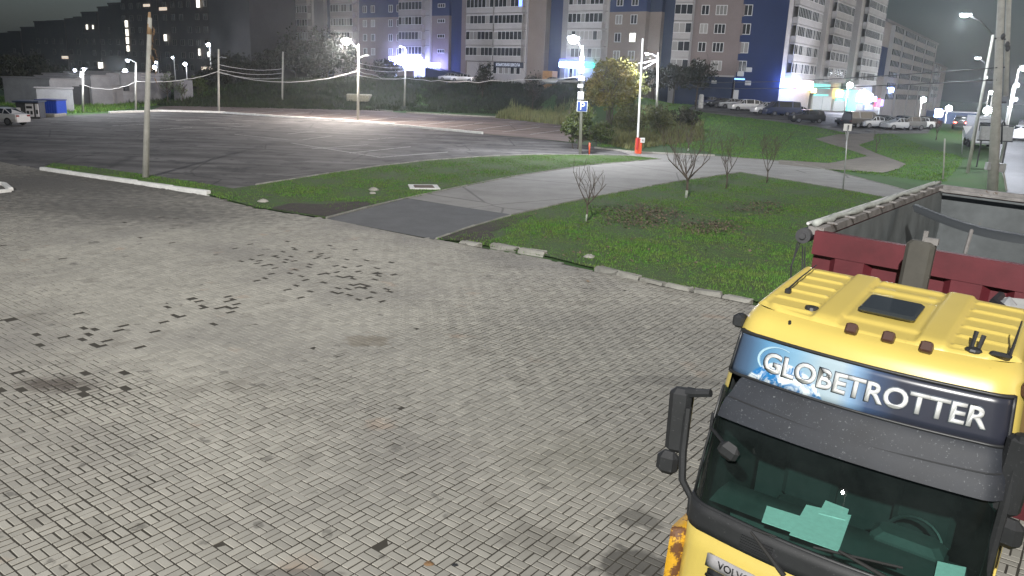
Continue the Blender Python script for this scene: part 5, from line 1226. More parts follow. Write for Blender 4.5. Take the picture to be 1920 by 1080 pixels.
blades('bank_weeds', SHR, 2600, .3, .9, .14, mat('yellow_weed_leaves', (.15, .14, .05), .75, col2=(.10, .12, .045), scale=.5, rnd=.4, island=True), lean=.6)
# ================================================================== THE TIPPER LORRY
TO = Vector((2.43, 5.46, 0)); TYAW = -0.635
truck = empty('tipper_truck', TO, TYAW, 'yellow cabbed tipper lorry with a dark red open body at the lower right', 'truck')
TM = Matrix.Translation(TO) @ Matrix.Rotation(TYAW, 4, 'Z') @ Matrix.Rotation(R(-1.0), 4, 'X') @ Matrix.Rotation(R(1.6), 4, 'Y'); truck.matrix_world = TM; TI = TM.inverted()
def lray(px, py): return TI @ CAM, (TI.to_3x3() @ ray(px, py))
def lb(px, py, b): o, d = lray(px, py); return o + d * ((b - o.y) / d.y)
def lz(px, py, z): o, d = lray(px, py); return o + d * ((z - o.z) / d.z)
M['yellow'] = mat('yellow_cab_paint', (.60, .465, .115), .36, var=.05, scale=1.2, coat=.5, wear=((.40, .29, .07), 7, .66), bump=.04, bscale=6)
M['yellow_rust'] = mat('rusty_yellow_paint', (.66, .36, .02), .6, var=.1, scale=3, wear=((.13, .055, .02), 6, .50), bump=.3)
M['trim'] = mat('dark_grey_trim', (.018, .019, .021), .6, var=.25, scale=3, wear=((.075, .075, .08), 40, .61))
M['visor'] = mat('dirty_dark_visor', (.016, .019, .026), .62, var=.3, scale=2.2, wear=((.12, .13, .14), 48, .60))
M['grey_strip'] = mat('grey_badge_strip', (.33, .32, .33), .5, var=.1)
M['red_body'] = mat('dark_red_tipper_paint', (.095, .012, .018), .55, var=.25, scale=2.2, wear=((.13, .085, .07), 17, .735), bump=.05)
M['inside'] = mat('bare_steel_tipper_inside', (.095, .105, .11), .55, .25, var=.35, scale=1.1, wear=((.13, .10, .075), 2.2, .62), bump=.25, bscale=4)
M['rail'] = mat('worn_rail_steel', (.20, .19, .185), .7, .1, var=.4, scale=5, wear=((.09, .06, .04), 9, .6))
M['tarp'] = mat('dusty_tarp', (.33, .35, .33), .85, var=.25, scale=4, bump=.6, bscale=9)
M['canvas'] = mat('creased_grey_liner', (.125, .138, .14), .6, .1, var=.25, scale=2, bump=.5, bscale=3)
M['stack'] = mat('olive_grey_intake', (.06, .057, .048), .7, var=.2, scale=4)
M['marker'] = mat('dull_amber_lens', (.06, .026, .018), .4)
M['glass'] = glass('windscreen_glass', (.50, .80, .73), rough=.015)
M['dash'] = mat('dashboard', (.05, .058, .058), .7, var=.25, scale=3)
M['seat'] = mat('seat_cloth', (.016, .019, .020), .9, var=.2)
M['whitefair'] = mat('white_side_fairing', (.50, .52, .51), .5, var=.12, scale=3)

ZT_ = [0.42, 1.00, 1.68, 1.84, 2.00, 2.45, 2.96, 3.13, 3.48, 3.56, 3.61, 3.645]
BF_ = [-.20, -.22, -.21, -.20, -.19, -.10, .04, .06, .13, .17, .22, .31]
WW_ = [1.09, 1.11, 1.11, 1.11, 1.11, 1.10, 1.07, 1.05, 1.02, 1.00, .98, .96]
RC_ = [.16, .18, .22, .24, .26, .26, .24, .22, .22, .22, .22, .20]
LCAB = 1.74; BULGE = .13
def cab_pt(u, z, off=0.0):
    """u in [-1,1]: across the front; beyond the corners it runs back along the sides up to |u| = 2"""
    bf = np.interp(z, ZT_, BF_); w = np.interp(z, ZT_, WW_) + off; rc = np.interp(z, ZT_, RC_); bf -= off
    s = 1 if u >= 0 else -1; v = abs(u)
    af = w - rc
    if v <= .8:
        a = af * v / .8; return Vector((s * a, bf + BULGE * (a / w) ** 2, z))
    b0 = bf + BULGE * (af / w) ** 2
    if v <= 1.2:
        an = (v - .8) / .4 * math.pi / 2
        return Vector((s * (af + rc * math.sin(an)), b0 + rc * 1.0 * (1 - math.cos(an)), z))
    return Vector((s * w, b0 + rc + (LCAB - b0 - rc) * (v - 1.2) / .8, z))
def patch(us, zs, off=0.0, thick=.0):
    rows = [[cab_pt(u, z, off) for u in us] for z in zs]
    mb = MB(); mb.grid(rows)
    if thick:
        rows2 = [[cab_pt(u, z, off - thick) for u in us] for z in zs]; n0 = len(mb.v); mb.grid([list(reversed(r_)) for r_ in rows2])
        nu, nz = len(us), len(zs); f_ = lambda i, j: i * nu + j; g_ = lambda i, j: n0 + i * nu + (nu - 1 - j)
        for j in range(nu - 1): mb.f.append((f_(0, j + 1), f_(0, j), g_(0, j), g_(0, j + 1))); mb.f.append((f_(nz - 1, j), f_(nz - 1, j + 1), g_(nz - 1, j + 1), g_(nz - 1, j)))
        for i in range(nz - 1): mb.f.append((f_(i, 0), f_(i + 1, 0), g_(i + 1, 0), g_(i, 0))); mb.f.append((f_(i + 1, nu - 1), f_(i, nu - 1), g_(i, nu - 1), g_(i + 1, nu - 1)))
        mb.mi = [0] * len(mb.f)
    return mb
def rng_(a, b, n_): return [a + (b - a) * i / (n_ - 1) for i in range(n_)]
UF = rng_(-1.2, 1.2, 41); USL = rng_(-2, -1.2, 6); USR = rng_(1.2, 2, 6)
Z_HT, Z_HB, Z_WT, Z_WB, Z_CB = 3.46, 3.12, 2.95, 2.00, 1.78
WU = 1.10     # windscreen half width in u
# yellow shell: sides, crown, pillars beside the header panel, lower front
mb = MB()
def merge(dst, src):
    n0 = len(dst.v); dst.v += src.v; dst.f += [tuple(i + n0 for i in f) for f in src.f]; dst.mi += src.mi
ZC = [3.46, 3.50, 3.54, 3.57, 3.60, 3.625, 3.645]
merge(mb, patch(UF, ZC)); 
for us in (USL, USR): merge(mb, patch(us, [.7, 1.2, 1.7, 2.2, 2.7, 3.1, 3.46] + ZC[1:]))
merge(mb, patch(rng_(-1.2, -.985, 5), [2.92, 3.0, 3.1, 3.2, 3.3, 3.46])); merge(mb, patch(rng_(.985, 1.2, 5), [2.92, 3.0, 3.1, 3.2, 3.3, 3.46]))
merge(mb, patch(rng_(-1.2, -WU, 4), [1.78, 2.0, 2.3, 2.6, 2.92])); merge(mb, patch(rng_(WU, 1.2, 4), [1.78, 2.0, 2.3, 2.6, 2.92]))
# rear wall of the cab
mb.add([(-1.1, LCAB, .7), (1.1, LCAB, .7), (.96, LCAB, 3.645), (-.96, LCAB, 3.645)], [(0, 1, 2, 3)])
cab = mb.build('cab', M['yellow'], truck, True)
merge_ = MB(); merge(merge_, patch(rng_(-1.2, 1.2, 31), [1.08, 1.2, 1.4, 1.6, 1.78], .012, .03)); front = merge_.build('front_panel', M['yellow'], truck, True)
patch(rng_(-.70, .70, 25), [1.16, 1.3, 1.50], .025, .03).build('grille', M['black'], front, True)
for z in (1.21, 1.29, 1.37, 1.45): patch(rng_(-.69, .69, 25), [z - .012, z + .012], .045, .03).build('slat', M['trim'], front, True)
patch(rng_(-.72, .72, 25), [1.515, 1.57, 1.635], .030, .03).build('badge_strip', M['grey_strip'], front, True)
patch(rng_(-1.2, 1.2, 31), [.45, .7, .9, 1.06], .05, .06).build('bumper', M['trim'], truck, True)
for s in (-1, 1):
    a, b_ = (-1.14, -.74) if s < 0 else (.74, 1.14); h = patch(rng_(a, b_, 8), [.82, .92, 1.04], .065, .03).build('headlight', M['headl'], truck, True)
    us = rng_(-1.62, -1.10, 8) if s < 0 else rng_(1.10, 1.62, 8); patch(us, [.95, 1.1, 1.3, 1.5, 1.66], .11, .13).build('corner_panel', M['yellow_rust'], truck, True)['label'] = 'rusty yellow corner panel'
    us = rng_(1.30, 1.85, 8); us = us if s > 0 else [-u for u in reversed(us)]
    d_ = patch(us, [1.3, 1.9, 2.10], .012, .02).build('door', M['yellow'], truck, True); patch(us, [2.13, 2.5, 2.85], .012, .02).build('side_window', M['carglass'], d_, True)
    mb = MB(); mb.tube([cab_pt(1.35 * s, 1.75, .05), cab_pt(1.43 * s, 1.75, .05)], .025, 6); mb.build('door_handle', M['black'], d_)
# black cowl under the windscreen
patch(rng_(-1.17, 1.17, 41), [1.78, 1.84, 1.92, 2.00], .02, .03).build('cowl', M['trim'], truck, True)
vent = MB(); 
for i in range(6): merge(vent, patch(rng_(-.52, -.28, 8), [1.81 + .022 * i, 1.818 + .022 * i], .028, .012))
vent.build('cowl_grille', M['black'], truck)
# windscreen
patch(rng_(-WU, WU, 45), [2.00, 2.2, 2.4, 2.6, 2.8, 2.97], .006).build('windscreen', M['glass'], truck, True)
patch(rng_(-WU - .02, WU + .02, 45), [1.985, 2.02], .016, .02).build('windscreen_seal', M['black'], truck, True)
for s in (-1, 1):
    us = sorted([s * (WU + .015), s * (WU - .025)]); patch(us, [2.02, 2.3, 2.6, 2.95], .014, .02).build('windscreen_seal', M['black'], truck, True)
# header panel with its print
hp_m = mat('printed_header_panel', (.03, .04, .07), .28, spec=.5)
def header_print(mt):
    n, l = mt.node_tree.nodes, mt.node_tree.links; p = n['Principled BSDF']
    tc = n.new('ShaderNodeTexCoord'); sp_ = n.new('ShaderNodeSeparateXYZ'); l.new(tc.outputs['Object'], sp_.inputs[0])
    mr = n.new('ShaderNodeMapRange'); mr.inputs[1].default_value = -.97; mr.inputs[2].default_value = .97; l.new(sp_.outputs[0], mr.inputs[0])
    cr_ = n.new('ShaderNodeValToRGB'); e = cr_.color_ramp.elements
    cols = [(0, (.05, .07, .11)), (.06, (.06, .11, .19)), (.13, (.10, .24, .40)), (.26, (.20, .36, .50)), (.36, (.34, .44, .50)), (.44, (.36, .45, .51)), (.49, (.20, .33, .50)), (.55, (.045, .075, .15)), (.65, (.026, .030, .048)), (1, (.024, .026, .038))]
    e[0].position, e[0].color = cols[0][0], (*cols[0][1], 1); e[1].position, e[1].color = 1, (*cols[-1][1], 1)
    for ps, c in cols[1:-1]: k = e.new(ps); k.color = (*c, 1)
    l.new(mr.outputs[0], cr_.inputs[0]); src = cr_.outputs[0]
    def disc(cx, cz, r0, r1):
        vm = n.new('ShaderNodeCombineXYZ'); l.new(sp_.outputs[0], vm.inputs[0]); l.new(sp_.outputs[2], vm.inputs[2])
        sb = n.new('ShaderNodeVectorMath'); sb.operation = 'DISTANCE'; sb.inputs[1].default_value = (cx, 0, cz); l.new(vm.outputs[0], sb.inputs[0])
        q_ = n.new('ShaderNodeMapRange'); q_.inputs[1].default_value = r1; q_.inputs[2].default_value = r0; l.new(sb.outputs[1], q_.inputs[0]); return q_.outputs[0]
    nz = n.new('ShaderNodeTexNoise'); nz.inputs['Scale'].default_value = 9; nz.inputs['Detail'].default_value = 8; nz.inputs['Roughness'].default_value = .7; nz.inputs['Distortion'].default_value = 1.0; l.new(tc.outputs['Object'], nz.inputs['Vector'])
    r2 = n.new('ShaderNodeValToRGB'); r2.color_ramp.elements[0].position = .44; r2.color_ramp.elements[0].color = (.02, .16, .40, 1); r2.color_ramp.elements[1].position = .58; r2.color_ramp.elements[1].color = (.75, .82, .85, 1); l.new(nz.outputs[0], r2.inputs[0])
    mx = n.new('ShaderNodeMix'); mx.data_type = 'RGBA'; l.new(disc(-.52, 2.97, .335, .35), mx.inputs[0]); l.new(src, mx.inputs[6]); l.new(r2.outputs[0], mx.inputs[7]); src = mx.outputs[2]
    l.new(src, p.inputs['Base Color'])
header_print(hp_m)
hp = patch(rng_(-1.0, 1.0, 41), rng_(Z_HB, Z_HT, 7), .012, .03).build('header_panel', hp_m, truck, True)
fr = MB(); merge(fr, patch(rng_(-1.02, 1.02, 41), [Z_HT - .010, Z_HT + .012], .018, .03)); merge(fr, patch(rng_(-1.02, 1.02, 41), [Z_HB - .012, Z_HB + .010], .018, .03))
merge(fr, patch([-1.02, -.995], rng_(Z_HB, Z_HT, 5), .019, .03)); merge(fr, patch([.995, 1.02], rng_(Z_HB, Z_HT, 5), .019, .03)); fr.build('panel_frame', M['black'], hp, True)
def text_on_front(body, u_of, z0, hgt, mt, parent, off, a0, a1, offset=0.0, shear=0.0, name='lettering', dz=0.0):
    """lettering laid on the curved front, stretched between two lateral positions"""
    cu = bpy.data.curves.new('txt', 'FONT'); cu.body = body; cu.size = 1; cu.offset = offset; cu.shear = shear; cu.resolution_u = 4
    t = bpy.data.objects.new('txt', cu); COL.objects.link(t); dg = bpy.context.evaluated_depsgraph_get(); me = bpy.data.meshes.new_from_object(t.evaluated_get(dg))
    bpy.data.objects.remove(t); bpy.data.curves.remove(cu)
    bm = bmesh.new(); bm.from_mesh(me); bmesh.ops.triangulate(bm, faces=bm.faces[:])
    xs_ = [v.co.x for v in bm.verts]; ys_ = [v.co.y for v in bm.verts]; x0, x1, y0, y1 = min(xs_), max(xs_), min(ys_), max(ys_)
    ex = bmesh.ops.extrude_face_region(bm, geom=bm.faces[:]); 
    up = [g for g in ex['geom'] if isinstance(g, bmesh.types.BMVert)]
    for v in bm.verts: v.co.z = 0
    for v in up: v.co.z = 1
    for v in bm.verts:
        a = a0 + (a1 - a0) * (v.co.x - x0) / (x1 - x0); z = z0 + dz * (v.co.x - x0) / (x1 - x0) + hgt * (v.co.y - y0) / (y1 - y0)
        w_ = np.interp(z, ZT_, WW_); rc_ = np.interp(z, ZT_, RC_); u = a / (w_ - rc_) * .8
        v.co = cab_pt(max(-1.2, min(1.2, u)), z, off + (.003 if v.co.z > .5 else 0))
    bmesh.ops.recalc_face_normals(bm, faces=bm.faces[:]); bm.to_mesh(me); bm.free(); me.materials.clear()
    return link_mesh(name, me, mt, parent)
M['letters'] = mat('pale_sign_letters', (.62, .63, .63), .5, var=.15, scale=8, wear=((.42, .45, .5), 10, .66))
text_on_front('GLOBETROTTER', None, 3.207, .165, mat('dark_letter_edge', (.10, .12, .15), .5), hp, .0125, -.712, .852, .045, .0, 'lettering_outline')
text_on_front('GLOBETROTTER', None, 3.215, .150, M['letters'], hp, .016, -.70, .84, .020, .0)
# ring round the globe on the print
mb = MB(); pts = []
for i in range(15):
    an = math.radians(62 + i * 11.5); a = -.66 + .17 * math.cos(an); z = 3.31 + .11 * math.sin(an); pts.append(cab_pt(a / .9 * .8, z, .016))
mb.tube(pts, [.004 + .010 * math.sin(math.pi * min(1, (15 - i) / 12)) for i in range(15)], 5); mb.build('printed_arc', mat('pale_blue_print', (.35, .52, .62), .4), hp)
M['badge_black'] = mat('black_badge_letters', (.015, .015, .016), .4)
text_on_front('VOLVO', None, 1.545, .068, M['badge_black'], front, .031, -.70, -.42, .012)
# dark sun visor standing out over the windscreen
us = rng_(-.82, .97, 41); rows = []
for z, off in ((3.11, .02), (3.09, .035), (3.04, .055), (2.99, .07), (2.93, .10), (2.86, .115), (2.79, .12)):
    rows.append([cab_pt(u, z, off * (1 - .45 * max(0, (abs(u) - .80) / .19))) for u in us])
mb = MB(); mb.grid(rows); n0 = len(mb.v); mb.grid([[p + Vector((0, .02, -.004)) for p in reversed(r_)] for r_ in rows]); nu = len(us); nz_ = len(rows)
for j in range(nu - 1): mb.add([rows[-1][j], rows[-1][j + 1], rows[-1][j + 1] + Vector((0, .02, -.004)), rows[-1][j] + Vector((0, .02, -.004))], [(0, 3, 2, 1)])
vz = mb.build('sun_visor', M['visor'], truck, True)
mb = MB(); mb.tube([cab_pt(u, 2.965 - .035 * (1 - (u / 1.0) ** 2), .092 * (1 - .45 * max(0, (abs(u) - .80) / .19)) ) for u in rng_(-.80, .93, 31)], .008, 4); mb.build('visor_seam', M['black'], vz)
# roof
mb = MB(); NA, NB = 150, 96; rows = []
def roof_z(a, b):
    z = 3.655 + .15 * min(1, max(0, (b - .31) / 1.3)) ** .8 - .035 * max(0, (abs(a) - .82) / .14) ** 2 - .04 * max(0, (b - 1.58) / .16) ** 2
    st = lambda x, e: 1 / (1 + math.exp(-max(-40, min(40, x / e))))
    band = lambda x, x0, x1, e=.006: st(x - x0, e) * st(x1 - x, e)
    side = band(a, -.86, -.50) + band(a, .52, .86)
    for i in range(6): z += .020 * side * band(b, .42 + .215 * i, .452 + .215 * i, .005)
    z += .030 * (band(a, -.47, -.27) + band(a, .29, .49)) * band(b, .36, 1.70, .02)
    mid = band(a, -.24, .26)
    z += .020 * mid * (band(b, .50, 1.20, .01)) + .018 * mid * (band(b, 1.30, 1.40, .01) + band(b, 1.52, 1.60, .01))
    z += .012 * (band(a, -.27, -.24) + band(a, .26, .29)) * band(b, .5, 1.3)
    z += .022 * (band(a, -.93, -.88) + band(a, .88, .93)) * band(b, .5, 1.72, .03)
    return z
for i in range(NB):
    b = .31 + (LCAB - .31) * i / (NB - 1); row = []
    for j in range(NA):
        a = -.96 + 1.92 * j / (NA - 1)
        bb = b
        if i == 0: bb = .31 + BULGE * (min(abs(a), .76) / .96) ** 2 + max(0, abs(a) - .76) * .6
        else:
            lo = .31 + BULGE * (min(abs(a), .76) / .96) ** 2 + max(0, abs(a) - .76) * .6; bb = lo + (LCAB - lo) * i / (NB - 1)
        row.append((a, bb, roof_z(a, bb) if 0 < i < NB - 1 and 0 < j < NA - 1 else 3.643))
    rows.append(row)
mb.grid(rows); roof = mb.build('roof', M['yellow'], truck, True)
mb = MB(); mb.cbox((0, 0, 0), (.42, .40, .045), bev=.018); o = mb.build('roof_hatch', mat('dark_hatch_glass', (.03, .035, .038), .18, spec=.6), roof); o.location = (.01, .80, 3.775); o.rotation_euler = (R(5.5), 0, 0)
def hit(px, py):
    o, d = lray(px, py)
    for k in range(900):
        q_ = o + d * (3.0 + k * .008)
        if q_.z < 3.645:
            if abs(q_.x) < 1.05 and q_.y > np.interp(q_.z, ZT_, BF_) + BULGE * (q_.x / 1.0) ** 2: return q_
        elif q_.z <= roof_z(q_.x, q_.y) and q_.y > .30: return q_
    return lz(px, py, 3.8)
p = hit(1522, 579); mb = MB(); mb.tube([p + Vector((0, 0, -.02)), p + Vector((0, 0, .018))], [.062, .052], 14); mb.build('roof_vent', M['black'], roof)
p = hit(1481, 606); mb = MB(); mb.tube([p + Vector((0, 0, -.01)), p + Vector((0, -.01, .02))], [.014, .012], 7); mb.build('washer_nozzle', M['black'], roof)
for i, (x, y) in enumerate(((1595, 626), (1664, 642), (1735, 661))):
    p = hit(x, y); mb = MB(); mb.cbox((0, 0, .03), (.085, .12, .085), bev=.012); o_ = mb.build('marker_lamp', M['marker'], roof); o_.location = p; o_.rotation_euler = (R(-35), 0, 0)
p = hit(1477, 550)
mb = MB(); mb.cbox((0, 0, .02), (.05, .05, .05), Matrix.Translation(p), bev=.01); mb.tube([p + Vector((0, 0, .04)), p + Vector((.0, .30, .09)), p + Vector((.0, .75, .14))], [.009, .007, .005], 5); mb.build('antenna', M['black'], roof)
p = hit(1825, 657); mb = MB(); mb.ball(p, .06, 10, 6, (1, .8, .45)); mb.tube([p + Vector((-.015, 0, .02)), p + Vector((-.01, .05, .13))], [.014, .018], 6); mb.tube([p + Vector((.03, 0, .02)), p + Vector((.04, .05, .11))], [.014, .018], 6); mb.build('antenna_base', M['black'], roof)
p = hit(1876, 668); mb = MB(); mb.cbox((0, 0, .01), (.14, .06, .03), Matrix.Translation(p), bev=.012); mb.tube([p + Vector((.05, 0, 0)), p + Vector((.06, .05, .10)), p + Vector((.07, .10, .26))], [.014, .010, .005], 5); mb.build('antenna', M['black'], roof)
for s in (-1, 1):
    mb = MB(); c = cab_pt(1.16 * s, 3.50, .03); mb.cbox(tuple(c), (.10, .12, .11), bev=.02); mb.build('corner_lamp', M['marker'] if s > 0 else M['trim'], truck)
# mirrors
ma, mz = lb(1273, 787, .16), lb(1252, 866, .15); mh = lb(1273, 728, .16).z - lb(1266, 848, .16).z; mt_, md_ = lb(1332, 738, .12), cab_pt(-1.12, 1.86, .04)
for s in (-1, 1):
    dz = 0 if s < 0 else .40
    sh = 0 if s < 0 else max(0, -ma.x - lb(1922, 810, .16).x)
    X = lambda a: (a if s < 0 else -a - sh * min(1, max(0, (-a - 1.05) / (-ma.x - 1.05))))      # measured on the left, mirrored to the right
    mb = MB(); mb.cbox((0, 0, 0), (.19, .14, mh), Matrix.Translation((X(ma.x), .16, (ma.z + dz))) @ Matrix.Rotation(R(-14 * s), 4, 'Z') @ Matrix.Rotation(R(2 * s), 4, 'Y'), bev=.04); mr_ = mb.build('mirror', M['trim'], truck)
    mb = MB(); mb.cbox((0, 0, 0), (.15, .01, mh * .88), Matrix.Translation((X(ma.x), .238, (ma.z + dz))) @ Matrix.Rotation(R(-14 * s), 4, 'Z'), bev=.004); mb.build('mirror_glass', mat('mirror_glass', (.7, .7, .7), .03, 1.0), mr_)
    mb = MB(); mb.cbox((0, 0, 0), (.19, .13, .22), Matrix.Translation((X(mz.x), .15, (mz.z + dz))) @ Matrix.Rotation(R(-10 * s), 4, 'Z'), bev=.05); mb.build('wide_angle_mirror', M['trim'], truck)
    mb = MB(); mb.tube([(X(ma.x + .05), .16, (ma.z + dz) + mh * .46), (X(ma.x + .13), .14, (ma.z + dz) + mh * .5), (X(mt_.x), .13, mt_.z)], [.05, .04, .035], 7); mb.build('mirror_arm', M['trim'], truck)
    mb = MB(); mb.tube([(X(ma.x + .08), .13, (ma.z + dz) + .15), (X(ma.x + .10), .10, (ma.z + dz) - .25), (X((ma.x + md_.x) / 2 + .02), .08, ((ma.z + dz) + md_.z) / 2 - .15), (X(md_.x), .10, md_.z + .05), (X(md_.x + .02), .06, md_.z - .10)], [.034, .036, .034, .03, .025], 7); mb.build('mirror_arm', M['trim'], truck)
p = lb(1366, 846, -.16); mb = MB(); mb.cbox((0, 0, 0), (.17, .09, .15), Matrix.Translation(p) @ Matrix.Rotation(R(20), 4, 'Y'), bev=.045); mb.tube([p + Vector((-.05, .02, .04)), cab_pt(-1.0, 2.62, .03), cab_pt(-1.10, 2.70, .02)], [.016, .014, .014], 6); mb.build('kerb_mirror', M['trim'], truck)
# wipers
def wiper(p0, p1, bl0, bl1):
    f = lambda px, py, off: (lambda p: Vector((p.x, np.interp(p.z, ZT_, BF_) + BULGE * (p.x / 1.2) ** 2 - off, p.z)))(lb(px, py, -.02))
    mb = MB(); mb.tube([f(*p0, .045), f(*p1, .05)], [.022, .010], 6); mb.build('wiper_arm', M['rubber'], truck)
    mb = MB(); mb.tube([f(*bl0, .02), f(*bl1, .02)], .010, 5); mb.build('wiper_blade', M['rubber'], truck)
wiper((1488, 1056), (1424, 978), (1424, 976), (1470, 990)); wiper((1735, 1100), (1585, 1012), (1538, 1008), (1700, 1050))
# inside the cab
mb = MB(); mb.box(-1.05, 1.05, .85, 1.64, .9, 1.2); mb.build('cab_floor', M['seat'], truck)
rows = [[(a, y, z) for a in rng_(-1.0, 1.0, 9)] for y, z in ((.16, 1.92), (.35, 1.94), (.62, 1.92), (.74, 1.82), (.80, 1.45), (.72, 1.05))]
mb = MB(); mb.grid(rows); mb.build('dashboard', M['dash'], truck, True)
mb = MB(); mb.cbox((.5, .66, 1.92), (.55, .3, .16), bev=.05); mb.build('instrument_hood', M['dash'], truck)
mb = MB(); c = Vector((.5, .90, 1.80)); mb.tube([c + Vector((.23 * math.cos(t), .10 * math.sin(t), .20 * math.sin(t))) for t in rng_(0, 2 * math.pi, 25)], .018, 6, False); mb.tube([c, c + Vector((0, -.14, -.2))], .03, 6); mb.build('steering_wheel', M['black'], truck)
for s in (-1, 1):
    mb = MB(); mb.cbox((s * .5, 1.25, 1.50), (.52, .5, .16), bev=.05); mb.cbox((s * .5, 1.50, 1.90), (.50, .16, .75), bev=.06); mb.cbox((s * .5, 1.51, 2.38), (.28, .12, .2), bev=.04); mb.build('seat', M['seat'], truck)
mb = MB(); mb.box(-1.09, 1.09, 1.66, 1.70, .9, 2.75); mb.box(-.98, .98, 1.66, 1.70, 2.75, 3.4); mb.build('rear_lining', M['seat'], truck)
for s in (-1, 1):
    us = rng_(1.13, 1.98, 9) if s > 0 else rng_(-1.98, -1.13, 9); patch(us, [1.0, 1.6, 2.2, 2.8, 3.3], -.03, .01).build('side_lining', M['seat'], truck, True)
mb = MB(); mb.box(-.92, .92, .32, 1.65, 3.32, 3.35); mb.build('headlining', M['seat'], truck)
# papers on the dashboard: things that only lie there
M['paper'] = mat('white_paper', (.82, .84, .84), .8, var=.08, scale=20)
def paper(label, pts, z):
    q_ = [TM @ Vector((*lz(*p, z).xy, z)) for p in pts]; mb = MB()
    mb.add(q_ + [p - Vector((0, 0, .004)) for p in q_], [tuple(range(len(q_))), tuple(reversed(range(len(q_), 2 * len(q_))))] + [(i, (i + 1) % len(q_), len(q_) + (i + 1) % len(q_), len(q_) + i) for i in range(len(q_))])
    o = mb.build('paper_sheet', M['paper']); tag(o, label, 'paper', 'papers on the dashboard'); return o
paper('leftmost white sheet of the papers behind the windscreen', [(1438, 948), (1502, 968), (1492, 1000), (1428, 978)], 1.956)
paper('largest white sheet in the middle of the papers behind the windscreen', [(1512, 946), (1596, 966), (1572, 1034), (1480, 1002)], 1.962)
paper('white sheet with a folded edge on top of the largest one', [(1548, 938), (1592, 955), (1585, 975), (1535, 962)], 1.968)
paper('small printed card at the right end of the dashboard', [(1758, 1052), (1812, 1064), (1806, 1092), (1752, 1080)], 1.966)

# chassis and wheels
mb = MB()
for s in (-1, 1): mb.box(s * .42 - .05, s * .42 + .05, .3, 10.0, .75, 1.05)
mb.build('chassis', M['black'], truck)
for y in (1.25, 6.9, 8.25):
    for s in (-1, 1):
        mb = MB(); mb.tube([Vector((s * .86, y, .52)), Vector((s * 1.20, y, .52))], .52, 22); w_ = mb.build('wheel', M['rubber'], truck); mb = MB(); mb.tube([Vector((s * .88, y, .52)), Vector((s * 1.205, y, .52))], .30, 16); mb.build('rim', M['metal'], w_)
# tipper body ----------------------------------------------------------------
ZF, YF, LB, HW = 3.94, 3.10, 7.7, 1.27
YR = YF + LB
mb = MB(); mb.box(-HW, HW, YF, YF + .06, 1.35, ZF - .02); tb = mb.build('tipper_front_wall', M['red_body'], truck)
mb = MB(); mb.box(-HW, HW, YF - .10, YF - .003, ZF - .26, ZF); mb.build('top_beam', M['red_body'], tb)
for a0, a1 in ((-.98, -.74), (.16, .38), (.72, .92)):
    mb = MB(); mb.add([(a0, YF - .09, 1.4), (a1, YF - .09, 1.4), (a1 + .03, YF - .09, ZF - .263), (a0 - .03, YF - .09, ZF - .263), (a0 - .07, YF - .003, 1.4), (a1 + .07, YF - .003, 1.4), (a1 + .10, YF - .003, ZF - .263), (a0 - .10, YF - .003, ZF - .263)], [(0, 1, 2, 3), (0, 4, 5, 1), (1, 5, 6, 2), (2, 6, 7, 3), (3, 7, 4, 0)]); mb.build('rib', M['red_body'], tb)
mb = MB(); mb.box(-HW + .02, HW - .02, YF + .064, YF + .09, 1.5, ZF - .03); mb.build('inner_front', M['inside'], tb)
for s in (-1, 1):
    mb = MB(); mb.box(s * HW - (.06 if s > 0 else 0), s * HW + (.06 if s < 0 else 0), YF + .065, YR, 1.35, ZF - .06); sd = mb.build('tipper_side_wall', M['red_body'], truck)
    # creased inner face
    rows = []
    for i in range(15):
        z = 1.55 + (ZF - .07 - 1.55) * i / 14; rows.append([(s * (HW - .075 - .085 * abs(math.sin(j * 1.9 + i * .35 + 1.3 * math.sin(j * .7))) * math.sin(math.pi * i / 14) * (1 if s < 0 else .3)), YF + .1 + (LB - .15) * j / 40, z) for j in range(41)])
    mb = MB(); mb.grid(rows); mb.build('inner_side', M['canvas'] if s < 0 else M['inside'], sd, True)
    mb = MB(); mb.box(s * HW - .10, s * HW + .07, YF - .02, YR, ZF - .058, ZF + .03); mb.build('top_rail', M['rail'], sd)
    for k in range(6): mb = MB(); y = YF + .9 + k * 1.12; mb.box(s * (HW + .002) if s > 0 else s * (HW + .10), s * (HW + .10) if s > 0 else s * (HW + .002), y, y + .14, 1.4, ZF - .06); mb.build('rib', M['red_body'], sd)
    for k in range(9): mb = MB(); y = YF + .35 + k * .76; mb.cbox((s * (HW - .02), y, ZF + .045), (.20, .05, .03), bev=.01); mb.build('tarp_hook', M['rail'], sd)
mb = MB(); mb.box(-HW + .065, HW - .065, YF + .1, YR, 1.36, 1.5); mb.build('tipper_floor', M['inside'], truck)
mb = MB(); mb.box(-HW, HW, YR + .003, YR + .08, 1.3, ZF - .10); tg = mb.build('tailgate', M['red_body'], truck)
mb = MB(); mb.box(-HW + .02, HW - .02, YR - .03, YR - .002, 1.5, ZF - .12); mb.build('inner_tailgate', M['inside'], tg)
mb = MB(); mb.box(-HW, HW, YR - .05, YR + .10, ZF - .098, ZF + .03); mb.box(-HW, HW, YR - .42, YR - .34, ZF - .05, ZF - .01); mb.build('top_rail', M['rail'], tg)
